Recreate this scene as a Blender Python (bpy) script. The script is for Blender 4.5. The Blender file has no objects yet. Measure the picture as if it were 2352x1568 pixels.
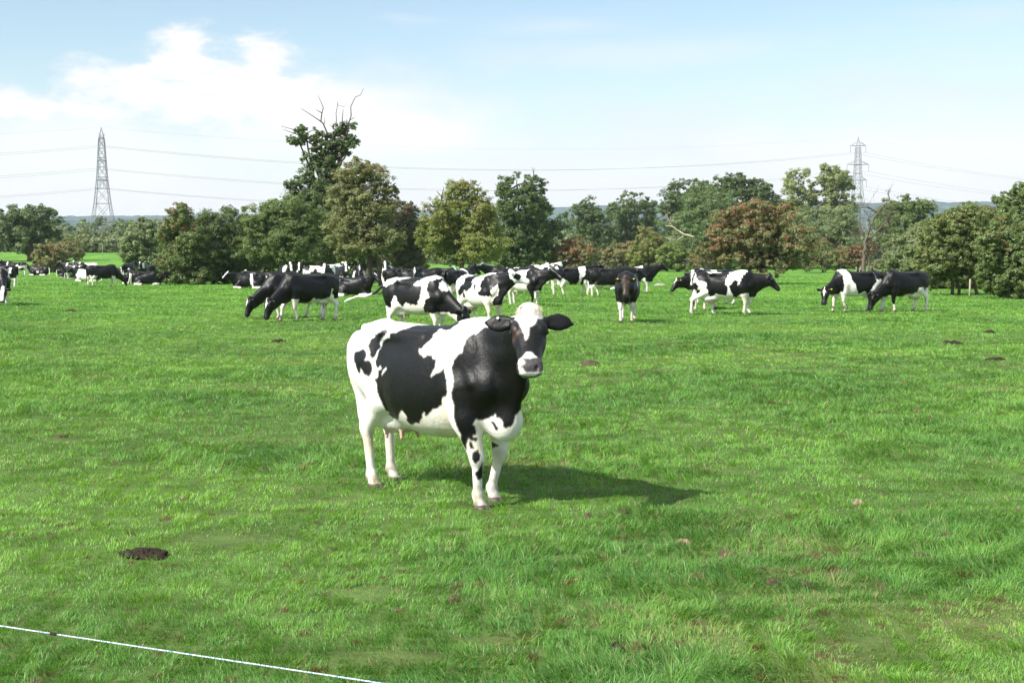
import bpy, math, random
import numpy as np
from mathutils import Vector, Matrix

D = bpy.data
scene = bpy.context.scene
COL = scene.collection
R = math.radians
F32 = np.float32

# ------------------------------------------------------------------ camera model
EYE = 1.85
PITCH = R(3.36)
FPX, CX, CY = 3266.0, 1176.0, 784.0          # focal length and centre for a 2352 px wide frame


def ray(px, py):
    a, b = (px - CX) / FPX, -(py - CY) / FPX
    c, s = math.cos(PITCH), math.sin(PITCH)
    return np.array([a, c + b * s, -s + b * c])


def at(px, py, dist):
    """world point seen at a pixel, at a given distance along +Y"""
    r = ray(px, py)
    return np.array([0, 0, EYE]) + r * (dist / r[1])


def hash2(ix, iy, seed):
    n = (ix.astype(np.int64) * 374761393 + iy.astype(np.int64) * 668265263 + seed * 1274126177) & 0xFFFFFFFF
    n = ((n ^ (n >> 13)) * 1274126177) & 0xFFFFFFFF
    n = n ^ (n >> 16)
    return (n & 0xFFFFFF) / float(0xFFFFFF)


def noise2(x, y, seed=0):
    x = np.asarray(x, float); y = np.asarray(y, float)
    ix, iy = np.floor(x), np.floor(y)
    fx, fy = x - ix, y - iy
    ux, uy = fx * fx * (3 - 2 * fx), fy * fy * (3 - 2 * fy)
    a = hash2(ix, iy, seed); b = hash2(ix + 1, iy, seed)
    c = hash2(ix, iy + 1, seed); d = hash2(ix + 1, iy + 1, seed)
    return (a + (b - a) * ux) * (1 - uy) + (c + (d - c) * ux) * uy


def fbm2(x, y, seed=0, octs=3):
    s, a, t = 0.0, 1.0, 0.0
    for i in range(octs):
        s = s + a * noise2(x * 2 ** i, y * 2 ** i, seed + i * 17); t += a; a *= .5
    return s / t


def terrain(x, y):
    x = np.asarray(x, float); y = np.asarray(y, float)
    near = np.clip(1 - (y - 60) / 80, 0, 1)
    z = (fbm2(x * .22 + 40, y * .22, 5, 2) - .5) * .12 * near
    z = z + (noise2(x * 1.1, y * 1.1, 9) - .5) * .035 * near
    rise = np.clip((y - 120) / 140, 0, 1)
    left = np.clip((-x - .05 * y) / 30, 0, 1)
    z = z + rise * rise * (2.4 * left + .5)
    return z + 14.0 * np.clip((y - 380) / 620, 0, 1)


def ground(px, py):
    """point of the field seen at a pixel"""
    r = ray(px, py)
    t = EYE / -r[2] if r[2] < -1e-4 else 400
    for _ in range(6):
        p = np.array([0, 0, EYE]) + r * t
        t = (EYE - float(terrain(p[0], p[1]))) / -r[2]
    p = np.array([0, 0, EYE]) + r * t
    return p


# ------------------------------------------------------------------ object helpers
def tag(o, label=None, cat=None, group=None, kind=None):
    if label: o['label'] = label
    if cat: o['category'] = cat
    if group: o['group'] = group
    if kind: o['kind'] = kind
    return o


def link(o, parent=None):
    COL.objects.link(o)
    if parent is not None: o.parent = parent
    return o


def empty(name, loc=(0, 0, 0), rz=0.0):
    o = D.objects.new(name, None)
    o.empty_display_size = .2
    o.location = [float(v) for v in loc]; o.rotation_euler = (0, 0, rz)
    return link(o)


def raw_mesh(name, verts, faces, mats, smooth=True, mat_idx=None):
    """verts (N,3) array; faces an (M,3|4) array, or a list of such arrays"""
    if not isinstance(faces, list): faces = [faces]
    faces = [np.asarray(f) for f in faces if len(f)]
    me = D.meshes.new(name)
    me.vertices.add(len(verts))
    me.vertices.foreach_set('co', np.asarray(verts, F32).ravel())
    nl = sum(f.size for f in faces); nf = sum(len(f) for f in faces)
    me.loops.add(nl); me.polygons.add(nf)
    me.loops.foreach_set('vertex_index', np.concatenate([f.ravel() for f in faces]).astype(np.int32))
    tot = np.concatenate([np.full(len(f), f.shape[1], np.int32) for f in faces])
    me.polygons.foreach_set('loop_start', (np.cumsum(tot) - tot).astype(np.int32))
    me.polygons.foreach_set('loop_total', tot)
    me.polygons.foreach_set('use_smooth', np.full(nf, smooth, bool))
    for m in (mats if isinstance(mats, (list, tuple)) else [mats]): me.materials.append(m)
    if mat_idx is not None: me.polygons.foreach_set('material_index', np.asarray(mat_idx, np.int32))
    me.update(calc_edges=True)
    return me


def set_color(me, rgb, name='tint'):
    a = me.attributes.new(name, 'FLOAT_COLOR', 'POINT')
    c = np.ones((len(rgb), 4), F32); c[:, :3] = rgb
    a.data.foreach_set('color', c.ravel())


def mesh_obj(name, me, parent=None):
    return link(D.objects.new(name, me), parent)


def tube(points, radii, sides=6, cap=True):
    """swept tube through points -> verts, quads"""
    P = np.asarray(points, float); n = len(P)
    rad = np.broadcast_to(np.asarray(radii, float), (n,))
    T = np.gradient(P, axis=0); T /= np.linalg.norm(T, axis=1)[:, None] + 1e-9
    ref = np.array([0., 0, 1]) if abs(T[0][2]) < .9 else np.array([1., 0, 0])
    V = []
    u = np.cross(T[0], ref); u /= np.linalg.norm(u)
    for i in range(n):
        u = u - T[i] * np.dot(u, T[i]); u /= np.linalg.norm(u) + 1e-9
        w = np.cross(T[i], u)
        for k in range(sides):
            a = 2 * math.pi * k / sides
            V.append(P[i] + rad[i] * (math.cos(a) * u + math.sin(a) * w))
    Q = []
    for i in range(n - 1):
        for k in range(sides):
            k2 = (k + 1) % sides
            Q.append((i * sides + k, i * sides + k2, (i + 1) * sides + k2, (i + 1) * sides + k))
    if cap:
        V.append(P[0]); V.append(P[-1]); c0, c1 = len(V) - 2, len(V) - 1
        for k in range(sides):
            k2 = (k + 1) % sides
            Q.append((c0, k2, k, k)); Q.append((c1, (n - 1) * sides + k, (n - 1) * sides + k2, (n - 1) * sides + k2))
    return np.array(V), Q


class Mesher:
    """collects tubes and boxes, then links them as ONE mesh object"""
    def __init__(self): self.V, self.Fq, self.n = [], [], 0
    def add(self, V, Q):
        V = np.asarray(V, float); self.V.append(V)
        for q in Q: self.Fq.append(tuple(dict.fromkeys(i + self.n for i in q)))
        self.n += len(V)
    def tube(self, pts, r, sides=6, cap=True): self.add(*tube(pts, r, sides, cap))
    def bar(self, a, b, w):
        self.tube([a, b], w, 4)
    def box(self, c, s):
        c = np.asarray(c, float); s = np.asarray(s, float) / 2
        V = [c + s * np.array(k) for k in ((-1,-1,-1),(1,-1,-1),(1,1,-1),(-1,1,-1),(-1,-1,1),(1,-1,1),(1,1,1),(-1,1,1))]
        self.add(V, [(0,3,2,1),(4,5,6,7),(0,1,5,4),(1,2,6,5),(2,3,7,6),(3,0,4,7)])
    def mesh(self, name, mat, smooth=True):
        q = [f for f in self.Fq if len(f) == 4]; t = [f for f in self.Fq if len(f) == 3]
        V = np.concatenate(self.V)
        return raw_mesh(name, V, [np.array(a) for a in (q, t) if a], mat, smooth)
    def build(self, name, mat, parent=None, smooth=True):
        return mesh_obj(name, self.mesh(name, mat, smooth), parent)


# ------------------------------------------------------------------ materials
def new_mat(name):
    m = D.materials.new(name); m.use_nodes = True
    nt = m.node_tree; nt.nodes.clear()
    out = nt.nodes.new('ShaderNodeOutputMaterial')
    return m, nt, out


def N(nt, kind, **kw):
    n = nt.nodes.new(kind)
    for k, v in kw.items():
        if k.startswith('i_'):
            key = k[2:]
            n.inputs[int(key) if key.isdigit() else key.replace('_', ' ')].default_value = v
        else: setattr(n, k, v)
    return n


def plain_mat(name, rgb, rough=.7, spec=.3, noise=.25, scale=20, metal=0.0):
    m, nt, out = new_mat(name)
    b = N(nt, 'ShaderNodeBsdfPrincipled'); b.inputs['Roughness'].default_value = rough
    b.inputs['Specular IOR Level'].default_value = spec; b.inputs['Metallic'].default_value = metal
    tc = N(nt, 'ShaderNodeTexCoord'); nz = N(nt, 'ShaderNodeTexNoise', i_Scale=scale, i_Detail=4.0)
    nt.links.new(tc.outputs['Object'], nz.inputs['Vector'])
    mx = N(nt, 'ShaderNodeMix', data_type='RGBA')
    mx.inputs[6].default_value = (*[c * (1 - noise) for c in rgb], 1)
    mx.inputs[7].default_value = (*[min(1, c * (1 + noise)) for c in rgb], 1)
    nt.links.new(nz.outputs['Fac'], mx.inputs[0])
    nt.links.new(mx.outputs[2], b.inputs['Base Color'])
    nt.links.new(b.outputs[0], out.inputs[0])
    return m


def coat_mat():
    m, nt, out = new_mat('cow_coat')
    b = N(nt, 'ShaderNodeBsdfPrincipled')
    at_ = N(nt, 'ShaderNodeAttribute', attribute_name='tint')
    tc = N(nt, 'ShaderNodeTexCoord')
    mp = N(nt, 'ShaderNodeMapping'); mp.inputs['Scale'].default_value = (45, 60, 22)
    nt.links.new(tc.outputs['Object'], mp.inputs['Vector'])
    nz = N(nt, 'ShaderNodeTexNoise', i_Scale=1.0, i_Detail=5.0, i_Roughness=.65)
    nt.links.new(mp.outputs[0], nz.inputs['Vector'])
    n2 = N(nt, 'ShaderNodeTexNoise', i_Scale=7.0, i_Detail=4.0)
    nt.links.new(tc.outputs['Object'], n2.inputs['Vector'])
    mr = N(nt, 'ShaderNodeMapRange'); mr.inputs[1].default_value = .3; mr.inputs[2].default_value = .75
    mr.inputs[3].default_value = .86; mr.inputs[4].default_value = 1.06
    nt.links.new(n2.outputs['Fac'], mr.inputs[0])
    mu = N(nt, 'ShaderNodeMix', data_type='RGBA', blend_type='MULTIPLY'); mu.inputs[0].default_value = 1
    nt.links.new(at_.outputs['Color'], mu.inputs[6]); nt.links.new(mr.outputs[0], mu.inputs[7])
    nt.links.new(mu.outputs[2], b.inputs['Base Color'])
    bp = N(nt, 'ShaderNodeBump', i_Strength=.35, i_Distance=.012)
    nt.links.new(nz.outputs['Fac'], bp.inputs['Height'])
    bp2 = N(nt, 'ShaderNodeBump', i_Strength=.16, i_Distance=.05)
    nt.links.new(n2.outputs['Fac'], bp2.inputs['Height']); nt.links.new(bp.outputs[0], bp2.inputs['Normal'])
    nt.links.new(bp2.outputs[0], b.inputs['Normal'])
    b.inputs['Roughness'].default_value = .44
    b.inputs['Specular IOR Level'].default_value = .30
    b.inputs['Sheen Weight'].default_value = .0
    b.inputs['Sheen Roughness'].default_value = .4
    nt.links.new(b.outputs[0], out.inputs[0])
    return m
# ------------------------------------------------------------------ animals: one continuous surface per body
def vlen(v): return np.sqrt((v * v).sum(-1))


def smin(a, b, k):
    h = np.clip(.5 + .5 * (b - a) / k, 0, 1)
    return b + (a - b) * h - k * h * (1 - h)


def smax(a, b, k): return -smin(-a, -b, k)


class Cone:
    def __init__(s, a, b, ra, rb, flat=None):
        s.a, s.b, s.ra, s.rb = np.array(a, F32), np.array(b, F32), ra, rb
        s.flat = flat                     # (axis vector, factor): radius is divided by factor along that axis
        m = max(ra, rb) * 1.25
        s.lo, s.hi = np.minimum(s.a, s.b) - m, np.maximum(s.a, s.b) + m
    def __call__(s, P):
        p = P - s.a; ba = s.b - s.a
        if s.flat is not None:
            ax, f = np.array(s.flat[0], F32), s.flat[1]
            ax = ax / np.linalg.norm(ax)
            p = p + (p @ ax)[..., None] * ax * (f - 1)
            ba = ba + (ba @ ax) * ax * (f - 1)
        t = np.clip((p @ ba) / (ba @ ba), 0, 1)
        return vlen(p - t[..., None] * ba) - (s.ra + (s.rb - s.ra) * t)


class Ell:
    def __init__(s, c, r, M=None):
        s.c, s.r = np.array(c, F32), np.array(r, F32)
        s.M = None if M is None else np.array(M, F32)   # columns are the local axes
        e = s.r if s.M is None else np.sqrt(((s.M * s.r) ** 2).sum(1))
        s.lo, s.hi = s.c - e, s.c + e
    def __call__(s, P):
        q = P - s.c
        if s.M is not None: q = q @ s.M
        k0 = vlen(q / s.r); k1 = vlen(q / (s.r * s.r)) + 1e-6
        return k0 * (k0 - 1) / k1


def smooth_table(xs, ys, n=240, sig=4):
    x = np.linspace(xs[0], xs[-1], n); y = np.interp(x, xs, ys)
    k = np.exp(-.5 * (np.arange(-3 * sig, 3 * sig + 1) / sig) ** 2); k /= k.sum()
    return x, np.convolve(np.pad(y, 3 * sig, mode='reflect', reflect_type='odd'), k, 'valid')


class Loft:
    """body of varying section along its own first axis: tables of top, bottom, half width"""
    def __init__(s, xs, top, bot, hw, M=None, o=(0, 0, 0), p=2.3, mid=.46, sig=4):
        s.x, s.t = smooth_table(xs, top, sig=sig); _, s.b = smooth_table(xs, bot, sig=sig); _, s.w = smooth_table(xs, hw, sig=sig)
        s.M = None if M is None else np.array(M, F32); s.o = np.array(o, F32); s.p, s.mid = p, mid
        c = np.array([[a, e * max(s.w), h] for a in (xs[0], xs[-1]) for e in (-1, 1) for h in (min(s.b), max(s.t))])
        if s.M is not None: c = c @ s.M.T
        s.lo, s.hi = c.min(0) + s.o, c.max(0) + s.o
    def __call__(s, P):
        q = P - s.o
        if s.M is not None: q = q @ s.M
        x = q[..., 0]
        t, b, w = (np.interp(x, s.x, v).astype(F32) for v in (s.t, s.b, s.w))
        c = b + s.mid * (t - b); dz = q[..., 2] - c
        v = np.abs(np.where(dz > 0, dz / (t - c), dz / (c - b))); u = np.abs(q[..., 1]) / w
        f = (u ** s.p + v ** s.p) ** (1 / s.p)
        d = (f - 1) * np.minimum(w, (t - b) * .5)
        ex = np.maximum(s.x[0] - x, x - s.x[-1])
        return np.where(ex > 0, np.sqrt(np.maximum(d, 0) ** 2 + ex ** 2), np.maximum(d, ex))


class Moved:
    """a primitive carried by a rigid motion (used to roll a lying trunk)"""
    def __init__(s, f, M, o):
        s.f, s.M, s.o = f, np.array(M, F32), np.array(o, F32)
        c = np.array([[(f.lo, f.hi)[i][0], (f.lo, f.hi)[j][1], (f.lo, f.hi)[k][2]] for i in (0, 1) for j in (0, 1) for k in (0, 1)])
        c = c @ s.M.T + s.o; s.lo, s.hi = c.min(0), c.max(0)
    def __call__(s, P): return s.f((P - s.o) @ s.M)


def surface_nets(prims, res, pad=.05):
    lo = np.min([p[1].lo for p in prims if p[2] > 0], 0) - pad
    hi = np.max([p[1].hi for p in prims if p[2] > 0], 0) + pad
    n = np.ceil((hi - lo) / res).astype(int) + 1
    ax = [(lo[i] + res * np.arange(n[i])).astype(F32) for i in range(3)]
    Fd = np.full(n, .5, F32)
    for g, f, k in prims:
        kk = abs(k); m = kk + 2 * res + .02
        i0 = np.clip(((f.lo - m - lo) / res).astype(int), 0, n - 1); i1 = np.clip(((f.hi + m - lo) / res).astype(int) + 2, 1, n)
        sl = tuple(slice(a, b) for a, b in zip(i0, i1))
        P = np.stack(np.meshgrid(*[ax[i][sl[i]] for i in range(3)], indexing='ij'), -1)
        d = f(P).astype(F32)
        Fd[sl] = smin(Fd[sl], d, kk) if k > 0 else smax(Fd[sl], -d, kk)
    S = Fd < 0
    c = [Fd[i:n[0] - 1 + i, j:n[1] - 1 + j, k:n[2] - 1 + k] for i in (0, 1) for j in (0, 1) for k in (0, 1)]
    cnt = sum((a < 0).astype(np.int8) for a in c)
    act = (cnt > 0) & (cnt < 8)
    idx = np.full(act.shape, -1, np.int64); cells = np.argwhere(act); idx[act] = np.arange(len(cells))
    cv = np.stack([a[act] for a in c], 1)
    co = np.array([[i, j, k] for i in (0, 1) for j in (0, 1) for k in (0, 1)], F32)
    acc = np.zeros((len(cells), 3), F32); w = np.zeros(len(cells), F32)
    for a in range(8):
        for b in range(a + 1, 8):
            if np.abs(co[a] - co[b]).sum() != 1: continue
            m = (cv[:, a] < 0) != (cv[:, b] < 0)
            t = cv[m, a] / (cv[m, a] - cv[m, b])
            acc[m] += co[a] + t[:, None] * (co[b] - co[a]); w[m] += 1
    V = lo + res * (cells + acc / w[:, None])
    quads = []
    for d in range(3):
        e, g = (d + 1) % 3, (d + 2) % 3
        sa = [slice(None)] * 3; sb = [slice(None)] * 3
        sa[d] = slice(0, -1); sb[d] = slice(1, None)
        A, B = S[tuple(sa)], S[tuple(sb)]
        q = np.argwhere(A != B); inside = A[tuple(q.T)]
        ok = (q[:, e] > 0) & (q[:, g] > 0) & (q[:, e] < n[e] - 1) & (q[:, g] < n[g] - 1)
        q, inside = q[ok], inside[ok]
        def cell(de, dg):
            r = q.copy(); r[:, e] += de; r[:, g] += dg
            return idx[tuple(r.T)]
        Q = np.stack([cell(-1, -1), cell(0, -1), cell(0, 0), cell(-1, 0)], 1)
        Q[~inside] = Q[~inside][:, ::-1]
        quads.append(Q)
    Q = np.concatenate(quads); Q = Q[(Q >= 0).all(1)]
    return V.astype(F32), Q


def relax(V, Q, it=2, lam=.5):
    e = np.concatenate([Q[:, [0, 1]], Q[:, [1, 2]], Q[:, [2, 3]], Q[:, [3, 0]]])
    e = np.concatenate([e, e[:, ::-1]])
    deg = np.bincount(e[:, 0], minlength=len(V))[:, None]
    for _ in range(it):
        acc = np.stack([np.bincount(e[:, 0], weights=V[e[:, 1], i], minlength=len(V)) for i in range(3)], 1)
        V = V + lam * (acc / np.maximum(deg, 1) - V)
    return V.astype(F32)


def head_frame(nose_dir, roll=0.0):
    f = np.array(nose_dir, float); f /= np.linalg.norm(f)
    up = np.array([0, 0, 1.0]); l = np.cross(up, f)
    if np.linalg.norm(l) < 1e-3: l = np.array([0, 1.0, 0])
    l /= np.linalg.norm(l); u = np.cross(f, l)
    if roll:
        c, s = math.cos(roll), math.sin(roll); l, u = c * l + s * u, c * u - s * l
    return np.stack([f, l, u], 1)


class Pose:
    """stand / walk: hoof offsets (dx, lift) for FR FL HR HL; lie: trunk lowered on folded legs"""
    def __init__(s, poll=(1.28, 0, 1.50), nose=(.75, 0, -.55), roll=0.0, hoofs=((0, 0), (0, 0), (0, 0), (0, 0)),
                 lie=None, tail=None, girth=1.0, belly=0.0, arch=0.0, ear_up=0.0, width=1.0, udder=1.0):
        s.udder = udder
        s.poll, s.nose, s.roll, s.hoofs, s.lie, s.tail, s.girth, s.belly, s.arch, s.ear_up, s.width = \
            np.array(poll, float), nose, roll, hoofs, lie, tail, girth, belly, arch, ear_up, width


def cow_prims(po, fine=False, thin=1.0):
    """thin: thickening of the thinnest pieces for coarse meshes"""
    L = []
    add = lambda g, f, k: L.append((g, f, k))
    lie = po.lie is not None
    gw, W = po.girth, po.width
    xs = [-1.0, -.92, -.78, -.60, -.40, -.2, 0., .2, .4, .56, .70, .80, .88]
    a = po.arch
    top = [1.24, 1.335, 1.385, 1.395 + a * .4, 1.385 + a, 1.38 + a, 1.38 + a, 1.39 + a * .6, 1.42, 1.43, 1.39, 1.28, 1.15]
    b_ = po.belly
    bot = [1.02, .88, .78, .71 - b_ * .6, .62 - b_, .555 - b_, .53 - b_, .535 - b_, .555 - b_ * .6, .58, .63, .72, .86]
    hw = [.13 * W, .19 * W, .235 * W, .255 * W, .31 * gw, .35 * gw, .365 * gw, .355 * gw, .31 * gw, .26, .23, .18, .11]
    trunk = [('torso', Loft(xs, top, bot, hw, p=2.25, mid=.45), .05)]
    T = lambda g, f, k: trunk.append((g, f, k))
    for e in (-1, 1):
        T('torso', Ell((-.45, e * .225 * W, 1.315), (.085, .06, .05)), .06)           # hook bones
        T('torso', Ell((-.95, e * .11 * W, 1.245), (.06, .05, .06)), .06)              # pin bones
        T('torso', Ell((.50, e * .175, 1.06), (.17, .075, .30), head_frame((1, 0, -.25))), .11)   # shoulder blade
        T('torso', Ell((.76, e * .15, .96), (.11, .09, .12)), .08)                 # point of shoulder
        T('torso', Ell((-.76, e * .15 * W, 1.05), (.23, .12, .26)), .08)               # thigh
        T('torso', Ell((-.20, e * .355, 1.225), (.20, .085, .065)), -.06); T('torso', Cone((-.38, e * .2, 1.30), (.05, e * .19, 1.295), .05, .03), .05); T('torso', Ell((-.48, e * .19, .84), (.17, .06, .13)), .07)           # hollow before the hip
    if fine:
        for e in (-1, 1):
            T('torso', Cone((.44, e * .165, 1.33), (.70, e * .232, .98), .030, .034), .035)
    T('torso', Cone((-.7, 0, 1.36), (-1.0, 0, 1.325), .05, .035), .05)               # tail head
    T('torso', Ell((.52, 0, 1.385), (.24, .065, .05)), .08)                             # withers
    if lie:
        roll = po.lie.get('roll', .15); dz = po.lie.get('dz', .47)
        c, s_ = math.cos(roll), math.sin(roll)
        M = [[1, 0, 0], [0, c, -s_], [0, s_, c]]
        trunk = [(g, Moved(f, M, (0, s_ * .7, -dz + .02)), k) for g, f, k in trunk]
        L += trunk
        for e in (-1, 1):
            add('leg', Cone((.55, e * .2, .38), (.82, e * .22, .13), .11, .07), .05)
            add('leg', Cone((.82, e * .22, .12), (.48, e * .27, .065), .06 * thin, .045 * thin), .03)
        e = po.lie.get('side', 1)
        add('leg', Ell((-.5, e * .34, .30), (.30, .13, .24)), .08)
        add('leg', Cone((-.35, e * .42, .22), (-.72, e * .46, .09), .13, .065), .05)
        add('leg', Cone((-.72, e * .46, .08), (-.3, e * .5, .055), .055 * thin, .045 * thin), .03)
        add('leg', Ell((-.55, -e * .28, .22), (.3, .14, .2)), .08)
        dz = po.lie.get('dz', .47)
    else:
        L += trunk
        dz = 0
        for i, e in enumerate((-1, 1)):
            dx, lf = po.hoofs[i]
            hx = .62 + dx; y = e * (.155 if not lf else .16)
            kn = np.array([.625 + dx * .6 + lf * .8, e * .165, .41 + lf * .35]); ft = np.array([hx - .03 - lf * .5, y, .135 + lf])
            g = 'leg%d' % i
            add(g, Cone((.52, e * .19, .92), (.56 + dx * .15, e * .185, .70), .145, .115), .07)
            add(g, Cone((.56 + dx * .15, e * .185, .70), kn, .108, .055), .05)
            add(g, Ell(kn, (.052, .052, .068)), .03)
            add(g, Cone(kn, ft, .042, .033 * thin), .03)
            add(g, Ell(ft, (.045, .043, .045)), .02)
            add(g, Cone(ft, (hx, y, .05 + lf), .039, .048), .02)
            for q in (-1, 1):
                add(g, Ell((hx + .022, y + q * .027, .028 + lf), (.064, .034, .04)), .012)
        for i, e in enumerate((-1, 1)):
            dx, lf = po.hoofs[2 + i]
            hx = -.74 + dx; y = e * .17
            st = np.array([-.50 + dx * .2, e * .21 * W, .80]); hk = np.array([-.83 + dx * .75, e * .165, .50 + lf * .5])
            ft = np.array([hx - .045 - lf * .3, y, .135 + lf])
            g = 'leg%d' % (2 + i)
            add(g, Cone((-.66, e * .17 * W, 1.02), st, .2, .12, ((0, 1, 0), 1.45)), .07)
            add(g, Cone(st, hk + (.02, 0, .02), .118, .054, ((0, 1, 0), 1.25)), .05)
            add(g, Cone((-.93, e * .12 * W, 1.16), (-.85 + dx * .5, e * .155, .62), .085, .055), .07)
            add(g, Cone((-.85 + dx * .5, e * .155, .66), hk + (-.045, 0, .02), .04, .030), .03)
            add(g, Ell(hk + (-.012, 0, 0), (.058, .045, .07)), .03)
            add(g, Cone(hk, ft, .043, .034 * thin), .03)
            add(g, Ell(ft, (.046, .044, .046)), .02)
            add(g, Cone(ft, (hx, y, .05 + lf), .04, .048), .02)
            for q in (-1, 1):
                add(g, Ell((hx + .02, y + q * .027, .028 + lf), (.062, .034, .04)), .012)
            if fine:
                add(g, Ell((hx - .075, y + .02, .115), (.018, .014, .024)), .01); add(g, Ell((hx - .075, y - .02, .115), (.018, .014, .024)), .01)
        add('udder', Ell((-.50, 0, .63 - (po.udder - 1) * .2), (.25 * po.udder, .165 * W * po.udder, .145 * po.udder)), .06)
        add('udder', Ell((-.62, 0, .66), (.17, .15 * W, .17)), .06)
        for tx, tz in ((-.40, .51), (-.60, .50)):
            for e in (-1, 1):
                add('teat', Cone((tx, e * .075, tz - (po.udder - 1) * .33), (tx + .01, e * .085, tz - .055 - (po.udder - 1) * .33), .018 * thin, .013 * thin), .018)
    # neck
    HM = head_frame(po.nose, po.roll)
    H = lambda s, l, h: po.poll + HM @ np.array([s, l, h])
    z = -dz
    add('neck', Cone((.52, 0, 1.27 + z), H(.03, 0, -.03), .140, .095, ((0, 1, 0), 1.15)), .09)
    add('neck', Cone((.62, 0, 1.06 + z), H(.10, 0, -.12), .18, .10, ((0, 1, 0), 1.2)), .10)
    add('neck', Cone((.74, 0, .84 + z), H(.16, 0, -.19), .15, .06, ((0, 1, 0), 1.5)), .10)
    add('neck', Ell((.79, 0, .70 + z), (.165, .12, .165)), .08)
    add('neck', Cone((.84, 0, .72 + z), ((.84 + H(.2, 0, -.25)[0]) / 2, H(.2, 0, -.25)[1] * .4, (.78 + z + H(.2, 0, -.25)[2]) / 2), .06, .045, ((0, 1, 0), 1.6)), .08)
    # head
    hs = [-.04, .02, .10, .18, .26, .34, .42, .48, .53, .555]
    ht = [.045, .075, .085, .082, .070, .056, .048, .045, .020, -.015]
    hb = [-.06, -.12, -.165, -.182, -.168, -.138, -.112, -.108, -.088, -.055]
    hwid = [.07, .104, .120, .124, .106, .089, .085, .096, .088, .055]
    add('head', Loft(hs, ht, hb, hwid, HM, po.poll, p=2.5, mid=.55, sig=3), .04)
    add('head', Ell(H(-.03, 0, .06), (.075, .08, .055), HM), .05)
    for e in (-1, 1):
        add('head', Ell(H(.145, e * .094, .04), (.058, .042, .042), HM), .03)          # brow
        add('head', Ell(H(.235, e * .075, -.02), (.07, .035, .03), HM), .03)           # cheek ridge
        if fine:
            add('head', Ell(H(.162, e * .142, .012), (.034, .016, .024), HM), -.014)    # eye socket
            add('head', Ell(H(.535, e * .052, .012), (.026, .018, .022), HM), -.010)   # nostril
            add('head', Cone(H(.40, e * .09, -.078), H(.52, e * .07, -.066), .006, .006), -.012)   # mouth line
            add('head', Cone(H(.52, e * .07, -.066), H(.565, 0, -.055), .006, .006), -.012)
        b0 = H(.035, e * .085, .005)
        d = HM @ np.array([-.06, e * .95, -.05 + po.ear_up]); d /= np.linalg.norm(d)
        m = HM @ np.array([.55, e * .15, .8]); m = m - d * (m @ d); m /= np.linalg.norm(m)
        M = np.stack([d, np.cross(m, d), m], 1)
        add('ear', Cone(b0, b0 + d * .07, .034, .038), .03)
        add('ear', Ell(b0 + d * .125, (.098, .064, .019 * thin), M), .025); add('ear', Cone(b0 + d * .13 + M[:, 1] * .008, b0 + d * .235 - m * .01 - M[:, 1] * .012, .046, .010, (m, 2.6)), .03)
        if fine: add('ear', Ell(b0 + d * .13 + m * .026, (.085, .044, .010), M), -.010)
    # tail
    tl = po.tail
    if tl is None:
        tl = [(-1.0, 0, 1.32), (-1.06, .01, 1.18), (-1.05, .02, .9), (-1.03, .03, .62), (-1.02, .03, .38)]
        if lie: tl = [(-1.0, 0, 1.32 - dz), (-1.09, .03, 1.1 - dz), (-1.12, .12, .12), (-.95, .3, .04)]
    tl = [np.array(p, float) for p in tl]
    rr = np.linspace(.034, .019, len(tl)) * max(1, thin * .95)
    for i in range(len(tl) - 1):
        add('tail', Cone(tl[i], tl[i + 1], rr[i], rr[i + 1]), .02)
    v = tl[-1] - tl[-2]; v = v / np.linalg.norm(v)
    add('switch', Cone(tl[-1] - v * .05, tl[-1] + v * .12, .034, .016), .03)
    return L, HM


BLACK = np.array([.0030, .0030, .0034]); WHITE = np.array([.80, .785, .75])
PINK = np.array([.44, .24, .17]); DIRT = np.array([.17, .135, .085]); HOOF = np.array([.07, .055, .045])


def noise3(P, sc, seed):
    return (noise2(P[:, 0] * sc + P[:, 1] * sc * .77, P[:, 2] * sc + P[:, 1] * sc * .53, seed) * .6 +
            noise2(P[:, 0] * sc * 2.3 - P[:, 1] * sc * 1.7, P[:, 2] * sc * 2.3 + P[:, 1] * sc * 1.1, seed + 3) * .4)


def in_poly(x, y, poly):
    poly = np.asarray(poly, float); ins = np.zeros(len(x), bool); j = len(poly) - 1
    for i in range(len(poly)):
        xi, yi = poly[i]; xj, yj = poly[j]
        c = (yi > y) != (yj > y)
        with np.errstate(divide='ignore', invalid='ignore'):
            ins ^= c & (x < (xj - xi) * (y - yi) / (yj - yi + 1e-12) + xi)
        j = i
    return ins


class Coat:
    """white: share of the body white; polys: list of (side, 'w'|'b', polygon in trunk x, z)"""
    def __init__(s, base='b', polys=(), legs='w', legz=.62, face='star', seed=1, belly=True, random=0.0, tail='w',
                 neck='b', blots=None, custom=None, tag_=None, brown=0.0, post=None, head_fn=None, legcols=None):
        s.__dict__.update(base=base, polys=polys, legs=legs, legz=legz, face=face, seed=seed, belly=belly, random=random, tail=tail,
                          neck=neck, custom=custom, brown=brown, post=post, head_fn=head_fn, legcols=legcols)


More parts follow.
